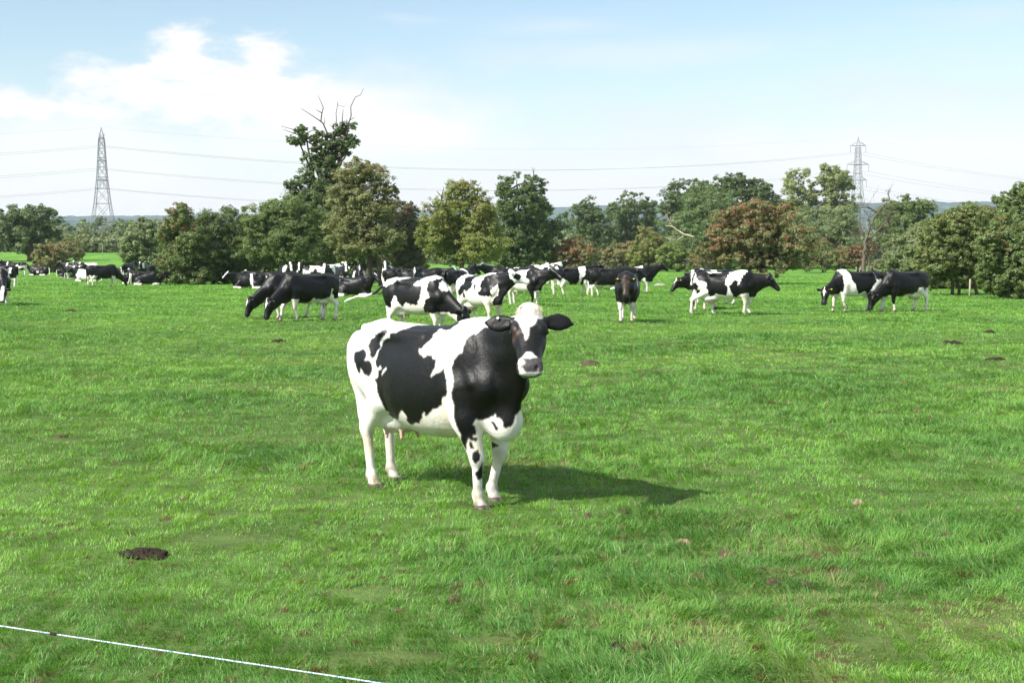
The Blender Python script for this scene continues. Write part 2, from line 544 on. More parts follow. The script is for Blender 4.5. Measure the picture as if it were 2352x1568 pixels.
def paint(V, prims, HM, po, ct):
    groups = sorted({g for g, f, k in prims if k > 0})
    best = np.full(len(V), 9.0, F32); who = np.zeros(len(V), int)
    for g, f, k in prims:
        if k < 0: continue
        m = np.all((V > f.lo - .08) & (V < f.hi + .08), 1)
        if not m.any(): continue
        d = f(V[m]); i = np.where(m)[0]; b = d < best[i]
        best[i[b]] = d[b]; who[i[b]] = groups.index(g)
    G = lambda *n: np.isin(who, [groups.index(a) for a in n if a in groups])
    sd = ct.seed
    jx = (noise3(V, 14, sd) - .5) * .085 + (noise3(V, 45, sd + 5) - .5) * .025
    jz = (noise3(V, 14, sd + 9) - .5) * .085 + (noise3(V, 45, sd + 7) - .5) * .04
    dz = po.lie.get('dz', .47) if po.lie is not None else 0.0
    x, z, y = V[:, 0] + jx, V[:, 2] + dz + jz, V[:, 1]
    w = np.full(len(V), ct.base == 'w')
    legs = G('leg0', 'leg1', 'leg2', 'leg3', 'leg'); head = G('head', 'ear'); neck = G('neck')
    if ct.random:
        n = noise3(V * np.array([1, .6, 1]), 2.1, sd + 30)
        w = n > np.quantile(n, 1 - ct.random)
    if ct.neck in 'wb': w = np.where(neck & (V[:, 0] > .72), ct.neck == 'w', w)
    for side, col, poly in ct.polys:
        m = in_poly(x, z, poly)
        if side == 'r': m &= y < .06
        elif side == 'l': m &= y > -.06
        m &= ~head
        w = np.where(m, col == 'w', w)
    if ct.belly: w = np.where(~legs & ~head & (V[:, 2] + dz + jz < .60) & (np.abs(y) < .33), True, w)
    if ct.legs == 'w':
        w = np.where(legs & (V[:, 2] + jz * .8 < ct.legz) & (dz == 0), True, w)
        if dz: w = np.where(legs & (V[:, 2] < .16), True, w)
    elif ct.legs == 's': w = np.where(legs & (V[:, 2] + jz * .5 < .3), True, w)
    if ct.legcols:
        for i, (c, zz) in ct.legcols.items():
            w = np.where(G('leg%d' % i) & (V[:, 2] + jz * .5 < zz), c == 'w', w)
    hp = (V - po.poll) @ HM; s_, l, h = hp[:, 0], hp[:, 1], hp[:, 2]
    hj = (noise3(V, 30, sd + 11) - .5) * .03
    f = ct.face
    if f == 'black': hw_ = np.zeros(len(V), bool)
    elif f == 'white': hw_ = np.ones(len(V), bool)
    elif f == 'star': hw_ = (np.abs(l) + hj < .045 - .28 * np.abs(s_ - .10)) & (h > 0)
    elif f == 'blaze': hw_ = (np.abs(l) + hj < np.interp(s_, [0, .1, .3, .42, .6], [.05, .06, .03, .05, .07])) & (h > -.03)
    elif f == 'wide': hw_ = (np.abs(l) + hj < .075) & (h > -.06)
    elif f == 'patch': hw_ = ~((s_ > .09) & (s_ < .27) & (np.abs(l) + hj > .07) & (h < .07) & (h > -.09))
    else: hw_ = np.zeros(len(V), bool)
    w = np.where(G('head'), hw_, w)
    w = np.where(G('ear'), f in ('white', 'patch'), w)
    if ct.custom is not None: w = ct.custom(V, w, G, hp, jx, jz)
    if ct.tail == 'w': w = np.where(G('switch') | (G('tail') & (V[:, 2] < .8)), True, w)
    elif ct.tail == 'ww': w = np.where(G('switch', 'tail'), True, w)
    elif ct.tail == 'b': w = np.where(G('switch', 'tail'), False, w)
    C = np.where(w[:, None], WHITE, BLACK)
    sp = noise3(V, 22, sd + 2)[:, None]
    st = np.clip(noise3(V, 5.5, sd + 60) * 1.8 - .55, 0, 1) * np.clip(1.25 - (V[:, 2] + dz) / 1.1, 0.08, 1)
    C = np.where(w[:, None], C * (1 - st[:, None] * np.array([.10, .20, .40])), C)
    ud = G('teat') | (G('udder') & (V[:, 2] < .53 + jz * .6))
    mix = lambda C, col, m: C * (1 - m) + np.asarray(col) * m
    C = mix(C, PINK, np.where(ud, np.where(G('teat'), .8, .5), 0)[:, None])
    if ct.brown: C = mix(C, (.09, .055, .035), np.where(G('head') & (h > .0) & (s_ < .5), ct.brown, 0)[:, None] * (.6 + .8 * sp))
    nose = G('head') & (s_ > .50) & (h > -.06) & (np.abs(l) < .075)
    C = np.where(nose[:, None], (.035, .03, .032) if f not in ('white', 'patch') else (.30, .16, .13), C)
    if dz == 0:
        mud = np.clip(1.25 - V[:, 2] / (.10 + .20 * sp[:, 0]), 0, 1) * np.clip(sp[:, 0] * 1.6, .25, 1) * .95
        C = mix(C, DIRT, (mud * legs)[:, None])
        kn = np.exp(-((V[:, 2] - .42) / .06) ** 2) * np.clip(noise3(V, 9, sd + 40) * 1.6 - .4, 0, 1) * .55
        C = mix(C, DIRT * 1.2, (kn * legs * w)[:, None])
        C = np.where((legs & (V[:, 2] < .066))[:, None], HOOF * (.7 + sp), C)
    if ct.post is not None: C = ct.post(V, C, G, hp)
    return np.clip(C, 0, 1)


def cow_mesh(po, ct, res=.018, fine=False):
    thin = 1.0 if res < .014 else (1.2 if res < .022 else 1.7)
    prims, HM = cow_prims(po, fine, thin)
    V, Q = surface_nets(prims, res)
    V = relax(V, Q, 1 if not fine else 2, .45)
    me = raw_mesh('cow_body', V, Q, MAT['coat'])
    C = paint(V, prims, HM, po, ct)
    if fine:                                   # hairs of both colours mingle along the patch borders
        soft = relax(C, Q, 2, .5); C = C + (soft - C) * (.55 + .45 * noise3(V, 70, 5))[:, None]
    set_color(me, C)
    return me, HM, V, Q


def make_cow(label, group, loc, heading, po, ct, res=.018, fine=False, size=1.0, eyes=True, tags=None, name='cow', sink=.012):
    root = empty(name, (loc[0], loc[1], loc[2] - sink), heading)
    root.scale = (size, size, size)
    tag(root, label, 'cow', group)
    me, HM, V, Q = cow_mesh(po, ct, res, fine)
    mesh_obj('body', me, root)
    H = lambda s, l, h: po.poll + HM @ np.array([s, l, h])
    if eyes:
        for e in (-1, 1):
            c = H(.162, e * .116, .022); r = .026
            m = Mesher()
            th = np.linspace(0, math.pi, 9); pts = [c + HM @ np.array([0, e * r * math.cos(a), 0]) for a in th]
            m.tube(pts, [max(r * math.sin(a), 1e-4) for a in th], 12, False)
            m.build('eye', MAT['eye'], root)
    if tags:
        for e, col in tags:
            c = H(.035, e * .085, .005) + HM @ np.array([-.02, e * .14, .03])
            m = Mesher(); n = HM @ np.array([.5, 0, .75]); n /= np.linalg.norm(n)
            sz = .010 if col == 'white' else .028
            m.tube([c - n * .006, c + n * .006], sz, 4 if col != 'white' else 8)
            m.build('ear_tag', MAT['tag_' + col], root, smooth=False)
    return root
MAT = {}
MAT['coat'] = coat_mat()
MAT['eye'] = plain_mat('eye', (.012, .008, .006), .08, .6, .1)
MAT['tag_yellow'] = plain_mat('yellow_tag', (.75, .55, .03), .4, .4, .05)
MAT['tag_white'] = plain_mat('white_tag', (.75, .75, .72), .35, .5, .05)
HERO_O = (ground(1093, 1168) + ground(1125, 1152) + ground(860, 1120) + ground(903, 1105)) / 4 + np.array([.065, 0, 0])
HERO_H = R(-49)
HERO_POSE = Pose(poll=(1.165, -.085, 1.465), nose=(.735, -.635, -.75), roll=0.02,
                 hoofs=((.075, 0), (-.13, 0), (.095, 0), (-.10, 0)), girth=.96, belly=.025, ear_up=-.02)
E1 = np.array([0.6208, 0.784, -0.0]); E2 = np.array([-0.0693, 0.0549, 0.9961])
HERO_BODY = [
    ('b', [(-0.399, 1.315), (-0.288, 1.336), (-0.164, 1.382), (-0.048, 1.39), (0.06, 1.416), (0.161, 1.416), (0.158, 1.381), (0.065, 1.327), (0.024, 1.343), (-0.034, 1.301), (-0.046, 1.271), (-0.163, 1.173), (-0.145, 1.143), (-0.118, 1.107), (-0.054, 1.14), (-0.045, 1.105), (-0.019, 1.104), (-0.028, 1.053), (-0.057, 0.972), (0.042, 1.028), (0.056, 0.914), (0.064, 0.868), (0.058, 0.834), (0.024, 0.8), (0.012, 0.748), (-0.105, 0.661), (-0.117, 0.7), (-0.129, 0.682), (-0.123, 0.641), (-0.16, 0.604), (-0.228, 0.601), (-0.245, 0.631), (-0.249, 0.668), (-0.286, 0.703), (-0.305, 0.684), (-0.328, 0.63), (-0.351, 0.631), (-0.407, 0.667), (-0.397, 0.687), (-0.429, 0.699), (-0.463, 0.772), (-0.493, 0.845), (-0.507, 0.918), (-0.516, 0.942), (-0.494, 0.972), (-0.5, 1.015), (-0.46, 1.044), (-0.467, 1.063), (-0.507, 1.039), (-0.511, 1.088), (-0.488, 1.161), (-0.464, 1.222), (-0.451, 1.251), (-0.399, 1.291)]),
    ('w', [(-0.463, 0.972), (-0.406, 1.051), (-0.421, 1.047), (-0.454, 1.02)]),
    ('b', [(-0.573, 1.213), (-0.556, 1.275), (-0.499, 1.318), (-0.449, 1.347), (-0.412, 1.347), (-0.405, 1.328), (-0.449, 1.281), (-0.484, 1.247), (-0.464, 1.222), (-0.502, 1.174), (-0.54, 1.12), (-0.559, 1.138)]),
    ('b', [(-0.701, 1.18), (-0.612, 1.202), (-0.589, 1.164), (-0.591, 1.127), (-0.643, 1.005), (-0.663, 1.005), (-0.696, 1.092)]),
    ('b', [(-0.539, 1.04), (-0.545, 1.008), (-0.56, 0.985), (-0.581, 0.977), (-0.603, 0.986), (-0.618, 1.009), (-0.624, 1.041), (-0.618, 1.073), (-0.603, 1.096), (-0.582, 1.104), (-0.561, 1.096), (-0.545, 1.072)]),
    ('b', [(0.364, 1.33), (0.331, 1.331), (0.286, 1.286), (0.269, 1.275), (0.269, 1.298), (0.229, 1.275), (0.206, 1.241), (0.189, 1.196), (0.178, 1.151), (0.138, 1.129), (0.11, 1.084), (0.099, 1.027), (0.104, 0.982), (0.11, 0.947), (0.104, 0.891), (0.092, 0.846), (0.109, 0.755), (0.12, 0.653), (0.137, 0.596), (0.165, 0.527), (0.18, 0.458), (0.197, 0.408), (0.216, 0.46), (0.227, 0.5), (0.255, 0.511), (0.255, 0.539), (0.284, 0.544), (0.273, 0.596), (0.255, 0.613), (0.278, 0.653), (0.318, 0.643), (0.374, 0.664), (0.407, 0.675), (0.429, 0.692), (0.424, 0.653), (0.446, 0.664), (0.473, 0.631), (0.479, 0.597), (0.501, 0.58), (0.552, 0.608), (0.568, 0.653), (0.585, 0.687), (0.667, 0.769), (0.727, 0.864), (0.692, 0.973), (0.885, 1.175), (0.814, 1.369), (0.464, 1.371)]),
    ('b', [(0.385, 0.635), (0.413, 0.63), (0.446, 0.585), (0.443, 0.557), (0.424, 0.562), (0.407, 0.602)]),
    ('b', [(0.233, 0.483), (0.255, 0.483), (0.27, 0.426), (0.244, 0.42), (0.233, 0.449)]),
    ('b', [(0.227, 0.505), (0.284, 0.527), (0.293, 0.499), (0.278, 0.482), (0.25, 0.488)]),
    ('b', [(0.255, 0.398), (0.295, 0.42), (0.315, 0.369), (0.312, 0.346), (0.272, 0.318), (0.249, 0.346)]),
    ('b', [(0.278, 0.266), (0.323, 0.323), (0.342, 0.223), (0.301, 0.191), (0.284, 0.197), (0.263, 0.248)]),
    ('b', [(0.379, 0.46), (0.407, 0.475), (0.464, 0.441), (0.43, 0.423), (0.379, 0.415)])]
HERO_HEAD = [
    ('w', [(0.615, 1.552), (0.687, 1.593), (0.749, 1.593), (0.801, 1.552), (0.837, 1.448), (0.743, 1.379), (0.708, 1.377), (0.691, 1.343), (0.666, 1.321), (0.645, 1.318), (0.645, 1.28), (0.634, 1.227), (0.617, 1.218), (0.61, 1.261), (0.602, 1.28), (0.6, 1.299), (0.583, 1.328), (0.576, 1.353), (0.56, 1.373), (0.529, 1.381), (0.501, 1.382), (0.492, 1.402), (0.573, 1.5)]),
    ('b', [(0.599, 1.467), (0.609, 1.5), (0.585, 1.447), (0.6, 1.436), (0.584, 1.425), (0.614, 1.472)]),
    ('w', [(0.622, 1.138), (0.652, 1.133), (0.693, 1.096), (0.704, 1.082), (0.819, 1.014), (0.676, 0.968), (0.622, 0.959), (0.567, 0.978), (0.561, 1.015), (0.558, 1.046), (0.568, 1.083), (0.596, 1.11)]),
    ('n', [(0.588, 1.092), (0.622, 1.089), (0.693, 1.094), (0.835, 1.097), (0.845, 1.014), (0.712, 0.997), (0.665, 0.991), (0.606, 0.992), (0.594, 1.018), (0.589, 1.041), (0.612, 1.055), (0.59, 1.073)]),
    ('p', [(0.585, 1.073), (0.594, 1.066), (0.612, 1.057), (0.593, 1.041), (0.578, 1.041)])]


def hero_paint(V, w, G, hp, jx, jz):
    a, b = V @ E1, V @ E2
    head = G('head', 'ear'); w = np.ones(len(V), bool)
    fa = a + jx * .32; fb = b + jz * .32
    for k, p in HERO_BODY: w = np.where(in_poly(fa, fb, p) & ~head, k == 'w', w)
    h = np.zeros(len(V), bool)
    fa = a + jx * .13; fb = b + jz * .13
    for k, p in HERO_HEAD:
        m = in_poly(fa, fb, p) & G('head') & (hp[:, 2] > -.16)
        if k in 'wb': h = np.where(m, k == 'w', h)
    return np.where(head, h, w)


def hero_post(V, C, G, hp):
    a, b = V @ E1, V @ E2
    fa, fb = a + (noise3(V, 40, 3) - .5) * .012, b + (noise3(V, 40, 4) - .5) * .012
    front = G('head') & (hp[:, 0] > .34) & (hp[:, 2] > -.14)
    muz = np.zeros(len(V), bool)
    for k, p in HERO_HEAD[2:]:
        q = in_poly(fa, fb, p) & front
        if k == 'w': C = np.where(q[:, None], WHITE * .97, np.where(((hp[:, 0] > .49) & G('head'))[:, None], BLACK * 1.5, C))
        if k == 'n': C = np.where(q[:, None], np.array([.060, .052, .056]) * (.6 + .8 * noise3(V, 60, 6))[:, None], C)
        if k == 'p': C = np.where(q[:, None], C * .45 + np.array([.48, .27, .20]) * .55, C)
    m = np.exp(-(((hp[:, 0] - .50) / .03) ** 2 + ((hp[:, 1] + .062) / .018) ** 2 + ((hp[:, 2] + .02) / .035) ** 2)) * G('head')
    C = C + (np.array([.55, .30, .22]) - C) * (m * .35)[:, None]
    for e in (-1, 1):
        n = np.exp(-(((hp[:, 0] - .545) / .02) ** 2 + ((hp[:, 1] - e * .052) / .017) ** 2 + ((hp[:, 2] - .012) / .018) ** 2)) * G('head')
        C = C * (1 - .95 * n[:, None])
    r = np.exp(-(((hp[:, 0] - .215) / .03) ** 2 + ((hp[:, 1] + .105) / .03) ** 2)) * G('head') * (hp[:, 2] > -.06)
    C = C + (np.array([.11, .05, .03]) - C) * (r * .45)[:, None]
    lip = G('head') & (hp[:, 2] < -.072) & (hp[:, 0] > .47)
    C = np.where(lip[:, None], np.array([.62, .58, .48]), C)
    fuzz = np.clip(noise3(V, 55, 8) * 2 - .9, 0, 1) * G('head') * np.exp(-((hp[:, 0] - .12) / .06) ** 2) * (np.abs(hp[:, 1]) > .05)
    return C + (np.array([.05, .05, .055]) - C) * (fuzz * .5 * (C[:, 0] < .1))[:, None]


HERO_COAT = Coat(post=hero_post, base='w', legs='', face='', belly=False, tail='ww', seed=4, custom=hero_paint)
# ------------------------------------------------------------------ ground, grass, sky
def field_tint(x, y):
    """colour variation of the sward: fresh yellow-green, deep green and worn brownish places"""
    a = fbm2(x * .35 + 11, y * .35 + 3, 21, 3); b = fbm2(x * 1.3, y * 1.3 + 7, 31, 3); c = fbm2(x * .11, y * .11, 41, 2)
    t = np.clip((a * .6 + b * .4 - .36) / .28, 0, 1)
    worn = np.clip((fbm2(x * .55 + 60, y * .55, 51, 3) - .63) / .14, 0, 1) * np.clip(fbm2(x * 3.1, y * 3.1, 61, 2) * 2 - .55, 0, 1)
    return t, worn, c


GREEN_A = np.array([.074, .215, .032]); GREEN_B = np.array([.205, .415, .058]); STRAW = np.array([.30, .24, .12])


def ground_mat():
    m, nt, out = new_mat('meadow')
    b = N(nt, 'ShaderNodeBsdfPrincipled'); b.inputs['Roughness'].default_value = .9; b.inputs['Specular IOR Level'].default_value = .1
    at_ = N(nt, 'ShaderNodeAttribute', attribute_name='tint')
    geo = N(nt, 'ShaderNodeNewGeometry')
    n1 = N(nt, 'ShaderNodeTexNoise', i_Scale=2.2, i_Detail=6.0, i_Roughness=.7)
    n2 = N(nt, 'ShaderNodeTexNoise', i_Scale=.33, i_Detail=5.0, i_Roughness=.6)
    for n in (n1, n2): nt.links.new(geo.outputs['Position'], n.inputs['Vector'])
    r1 = N(nt, 'ShaderNodeMapRange'); r1.inputs[1].default_value = .3; r1.inputs[2].default_value = .7; r1.inputs[3].default_value = .55; r1.inputs[4].default_value = 1.35
    r2 = N(nt, 'ShaderNodeMapRange'); r2.inputs[1].default_value = .3; r2.inputs[2].default_value = .7; r2.inputs[3].default_value = .8; r2.inputs[4].default_value = 1.2
    nt.links.new(n1.outputs['Fac'], r1.inputs[0]); nt.links.new(n2.outputs['Fac'], r2.inputs[0])
    mu = N(nt, 'ShaderNodeMath', operation='MULTIPLY'); nt.links.new(r1.outputs[0], mu.inputs[0]); nt.links.new(r2.outputs[0], mu.inputs[1])
    mx = N(nt, 'ShaderNodeMix', data_type='RGBA', blend_type='MULTIPLY'); mx.inputs[0].default_value = 1
    nt.links.new(at_.outputs['Color'], mx.inputs[6]); nt.links.new(mu.outputs[0], mx.inputs[7])
    nt.links.new(mx.outputs[2], b.inputs['Base Color'])
    bp = N(nt, 'ShaderNodeBump', i_Strength=.6, i_Distance=.12); nt.links.new(n1.outputs['Fac'], bp.inputs['Height'])
    nt.links.new(bp.outputs[0], b.inputs['Normal'])
    nt.links.new(b.outputs[0], out.inputs[0])
    return m


def leaf_mat(name, trans=.35, rough=.5, spec=.25):
    m, nt, out = new_mat(name)
    at_ = N(nt, 'ShaderNodeAttribute', attribute_name='tint')
    b = N(nt, 'ShaderNodeBsdfPrincipled'); b.inputs['Roughness'].default_value = rough; b.inputs['Specular IOR Level'].default_value = spec
    t = N(nt, 'ShaderNodeBsdfTranslucent'); mx = N(nt, 'ShaderNodeMixShader'); mx.inputs[0].default_value = trans
    nt.links.new(at_.outputs['Color'], b.inputs['Base Color'])
    g = N(nt, 'ShaderNodeMix', data_type='RGBA', blend_type='MULTIPLY'); g.inputs[0].default_value = 1; g.inputs[7].default_value = (1.25, 1.2, .5, 1)
    nt.links.new(at_.outputs['Color'], g.inputs[6]); nt.links.new(g.outputs[2], t.inputs['Color'])
    nt.links.new(b.outputs[0], mx.inputs[1]); nt.links.new(t.outputs[0], mx.inputs[2]); nt.links.new(mx.outputs[0], out.inputs[0])
    return m


MAT['meadow'] = ground_mat()
MAT['grass'] = leaf_mat('grass_blade', .32, .42, .35)
MAT['leaf'] = leaf_mat('leaf', .45, .48, .5)
MAT['bark'] = plain_mat('bark', (.09, .07, .05), .9, .1, .5, 6)
MAT['dead_wood'] = plain_mat('dead_wood', (.13, .11, .085), .9, .1, .4, 5)
MAT['pale_wood'] = plain_mat('pale_wood', (.42, .36, .27), .9, .1, .3, 5)
MAT['soil'] = plain_mat('soil', (.030, .022, .017), .95, .1, .6, 40)
MAT['dung'] = plain_mat('dung', (.075, .055, .035), .85, .2, .5, 25)
MAT['dry_dung'] = plain_mat('dry_dung', (.26, .19, .13), .9, .1, .4, 30)
MAT['steel'] = plain_mat('galvanised_steel', (.22, .25, .27), .6, .4, .15, 1)
MAT['cable'] = plain_mat('cable', (.22, .23, .24), .5, .4, .05, 1)
MAT['stone'] = plain_mat('stone', (.30, .26, .22), .9, .2, .3, 10)
MAT['post'] = plain_mat('weathered_post', (.34, .30, .24), .9, .1, .3, 12)
MAT['hair'] = plain_mat('poll_hair', (.62, .54, .43), .7, .2, .25, 60)
MAT['hill'] = plain_mat('hill_woods', (.07, .11, .11), .95, .05, .55, .02)


def build_ground():
    rows = [3.5]
    while rows[-1] < 3400: rows.append(rows[-1] * (1.028 if rows[-1] < 120 else 1.055))
    rows = np.array([-40, -10, 0] + rows); nc = 150
    u = np.linspace(-1, 1, nc)
    half = np.maximum(np.abs(rows) * .62, 0) + 40
    X = u[None, :] * np.abs(u[None, :]) ** .3 * half[:, None]; Y = np.repeat(rows[:, None], nc, 1)
    x, y = X.ravel(), Y.ravel(); z = terrain(x, y)
    V = np.stack([x, y, z], 1)
    i = np.arange((len(rows) - 1) * (nc - 1)); r, c = i // (nc - 1), i % (nc - 1); a = r * nc + c
    me = raw_mesh('ground', V, np.stack([a, a + 1, a + nc + 1, a + nc], 1), MAT['meadow'])
    t, worn, c = field_tint(x, y)
    near = np.clip(1 - (y - 25) / 60, 0, 1)[:, None]
    C = (GREEN_A + (GREEN_B - GREEN_A) * (.30 + .5 * t)[:, None]) * .76
    C = C * (1 - near) + np.array([.075, .125, .032]) * near * (.9 + .3 * c[:, None])
    C = C + (STRAW * .5 - C) * (worn * .5 * near[:, 0])[:, None]
    wild = np.clip((y - 270) / 30, 0, 1)[:, None]
    C = C * (1 - wild) + np.array([.05, .085, .025]) * wild
    set_color(me, C)
    o = mesh_obj('ground', me); tag(o, kind='structure')


BARE = [(860, 1365, .16), (520, 1240, .22), (780, 1150, .15), (700, 1122, .12), (1110, 1470, .10), (545, 1180, .18), (1668, 1275, .10), (1240, 940, .22), (1700, 1085, .15), (900, 1510, .14), (1380, 870, .3), (1960, 1475, .12), (150, 1010, .16), (1290, 1285, .10)]


def build_grass(n=1600000, seed=3):
    rng = np.random.default_rng(seed)
    d0, d1 = 5.3, 170.0
    u = rng.random(n) ** 1.2
    d = d0 * (d1 / d0) ** u
    d = np.where((d > 95) & (rng.random(n) < np.clip((d - 95) / 75, 0, 1)), d0 + (d - d0) * .5 * rng.random(n), d)
    x = (rng.random(n) * 2 - 1) * (d * .43 + 1.9)
    y = d + rng.normal(0, .05, n)
    # blades gather in tufts
    cell = .11 + d * .004
    gx, gy = np.floor(x / cell), np.floor(y / cell)
    pull = .35 * rng.random(n)
    x = x + ((gx + hash2(gx, gy, 71)) * cell - x) * pull; y = y + ((gy + hash2(gx, gy, 72)) * cell - y) * pull
    t, worn, c = field_tint(x, y)
    tall = np.clip((fbm2(x * .45 + 5, y * .45 + 31, 81, 3) - .47) / .18, 0, 1)
    edge = np.clip(1 - (y - 5.5) / 3.0, 0, 1)
    tall = np.clip(tall + .6 * edge * fbm2(x * .9, y * .9, 83, 2), 0, 1)
    tuft = hash2(gx, gy, 73)
    keep = rng.random(n) < np.clip(.60 + 1.1 * noise2(x * 5.5, y * 5.5, 77) + .3 * tall + np.clip((d - 16) / 20, 0, 1), 0, 1)
    d, x, y, gx, gy, t, worn, c, tall, tuft = (q[keep] for q in (d, x, y, gx, gy, t, worn, c, tall, tuft)); n = len(d)
    for px, py, rr in BARE:
        g = ground(px, py); q = (x - g[0]) ** 2 / (rr * 1.5) ** 2 + (y - g[1]) ** 2 / rr ** 2 + (noise2(x * 14, y * 14, 5) - .5) * 1.6
        keep = ~((q < .9) & (rng.random(n) < .5))
        d, x, y, gx, gy, t, worn, c, tall, tuft, q = (v[keep] for v in (d, x, y, gx, gy, t, worn, c, tall, tuft, q)); n = len(d)
        worn = np.where(q < 1.2, 1.0, worn); tall = np.where(q < 1.0, 0, tall)
    fleck = (hash2(np.floor(x / .07), np.floor(y / .07), 74) < .022 + .05 * worn) & (d < 40)
    L = (.021 + .031 * rng.random(n)) * (.6 + .7 * tuft) * (1 + 1.5 * tall ** 1.5) * (1 - .45 * worn)
    L = L * (1 + np.clip((d - 20) / 60, 0, 1) * .5)
    Wd = np.maximum(.0020 + .0014 * rng.random(n) + .001 * tall, d * .00040 * (.7 + .6 * rng.random(n)))
    ang = 2 * math.pi * fbm2(x * 1.1, y * 1.1 + 90, 91, 3) * 4 + rng.normal(0, .8, n)
    lean = np.clip(.38 + .50 * rng.random(n) + .60 * tall * (.3 + .7 * rng.random(n)), 0, 1.35)
    yaw = rng.random(n) * math.pi
    dirv = np.stack([np.cos(ang), np.sin(ang), np.zeros(n)], 1)
    side = np.stack([np.cos(yaw), np.sin(yaw), np.zeros(n)], 1)
    base = np.stack([x, y, terrain(x, y) - .006], 1)
    up = np.array([0, 0, 1.0])
    th = lean[:, None]
    mid = base + (np.sin(th * .55) * dirv + np.cos(th * .55) * up) * (L * .52)[:, None]
    tip = mid + (np.sin(th * 1.5) * dirv + np.cos(th * 1.5) * up) * (L * .48)[:, None]
    w = Wd[:, None] * side * .5
    V = np.stack([base - w, base + w, mid + w * .85, mid - w * .85, tip], 1).reshape(-1, 3)
    k = np.arange(n)[:, None] * 5
    col = GREEN_A + (GREEN_B - GREEN_A) * np.clip(t * .65 + .35 * tuft + rng.normal(0, .16, n), 0, 1.25)[:, None]
    col = col * (.78 + .44 * rng.random(n))[:, None]
    blue = (tall * .5 * rng.random(n))[:, None]
    col = col * (1 - blue) + np.array([.085, .215, .060]) * blue
    dry = ((rng.random(n) < .05 + .45 * worn)[:, None]) * (.4 + .6 * rng.random(n))[:, None]
    col = col * (1 - dry) + STRAW * 1.1 * dry
    col = np.where(fleck[:, None], np.array([.17, .105, .055]) * (.5 + .9 * rng.random(n))[:, None], col)
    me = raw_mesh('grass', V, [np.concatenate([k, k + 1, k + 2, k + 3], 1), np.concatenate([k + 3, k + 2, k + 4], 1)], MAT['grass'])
    set_color(me, np.repeat(col, 5, 0) * np.tile(np.array([.9, .9, 1.0, 1.0, 1.05]), n)[:, None])  # shade painted into the blade colour: darker roots, slightly lighter tips
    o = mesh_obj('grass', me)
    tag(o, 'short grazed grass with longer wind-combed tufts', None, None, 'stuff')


SUN_EL, SUN_AZ = R(42), (-.80, -.60)      # direction towards the sun in the ground plane


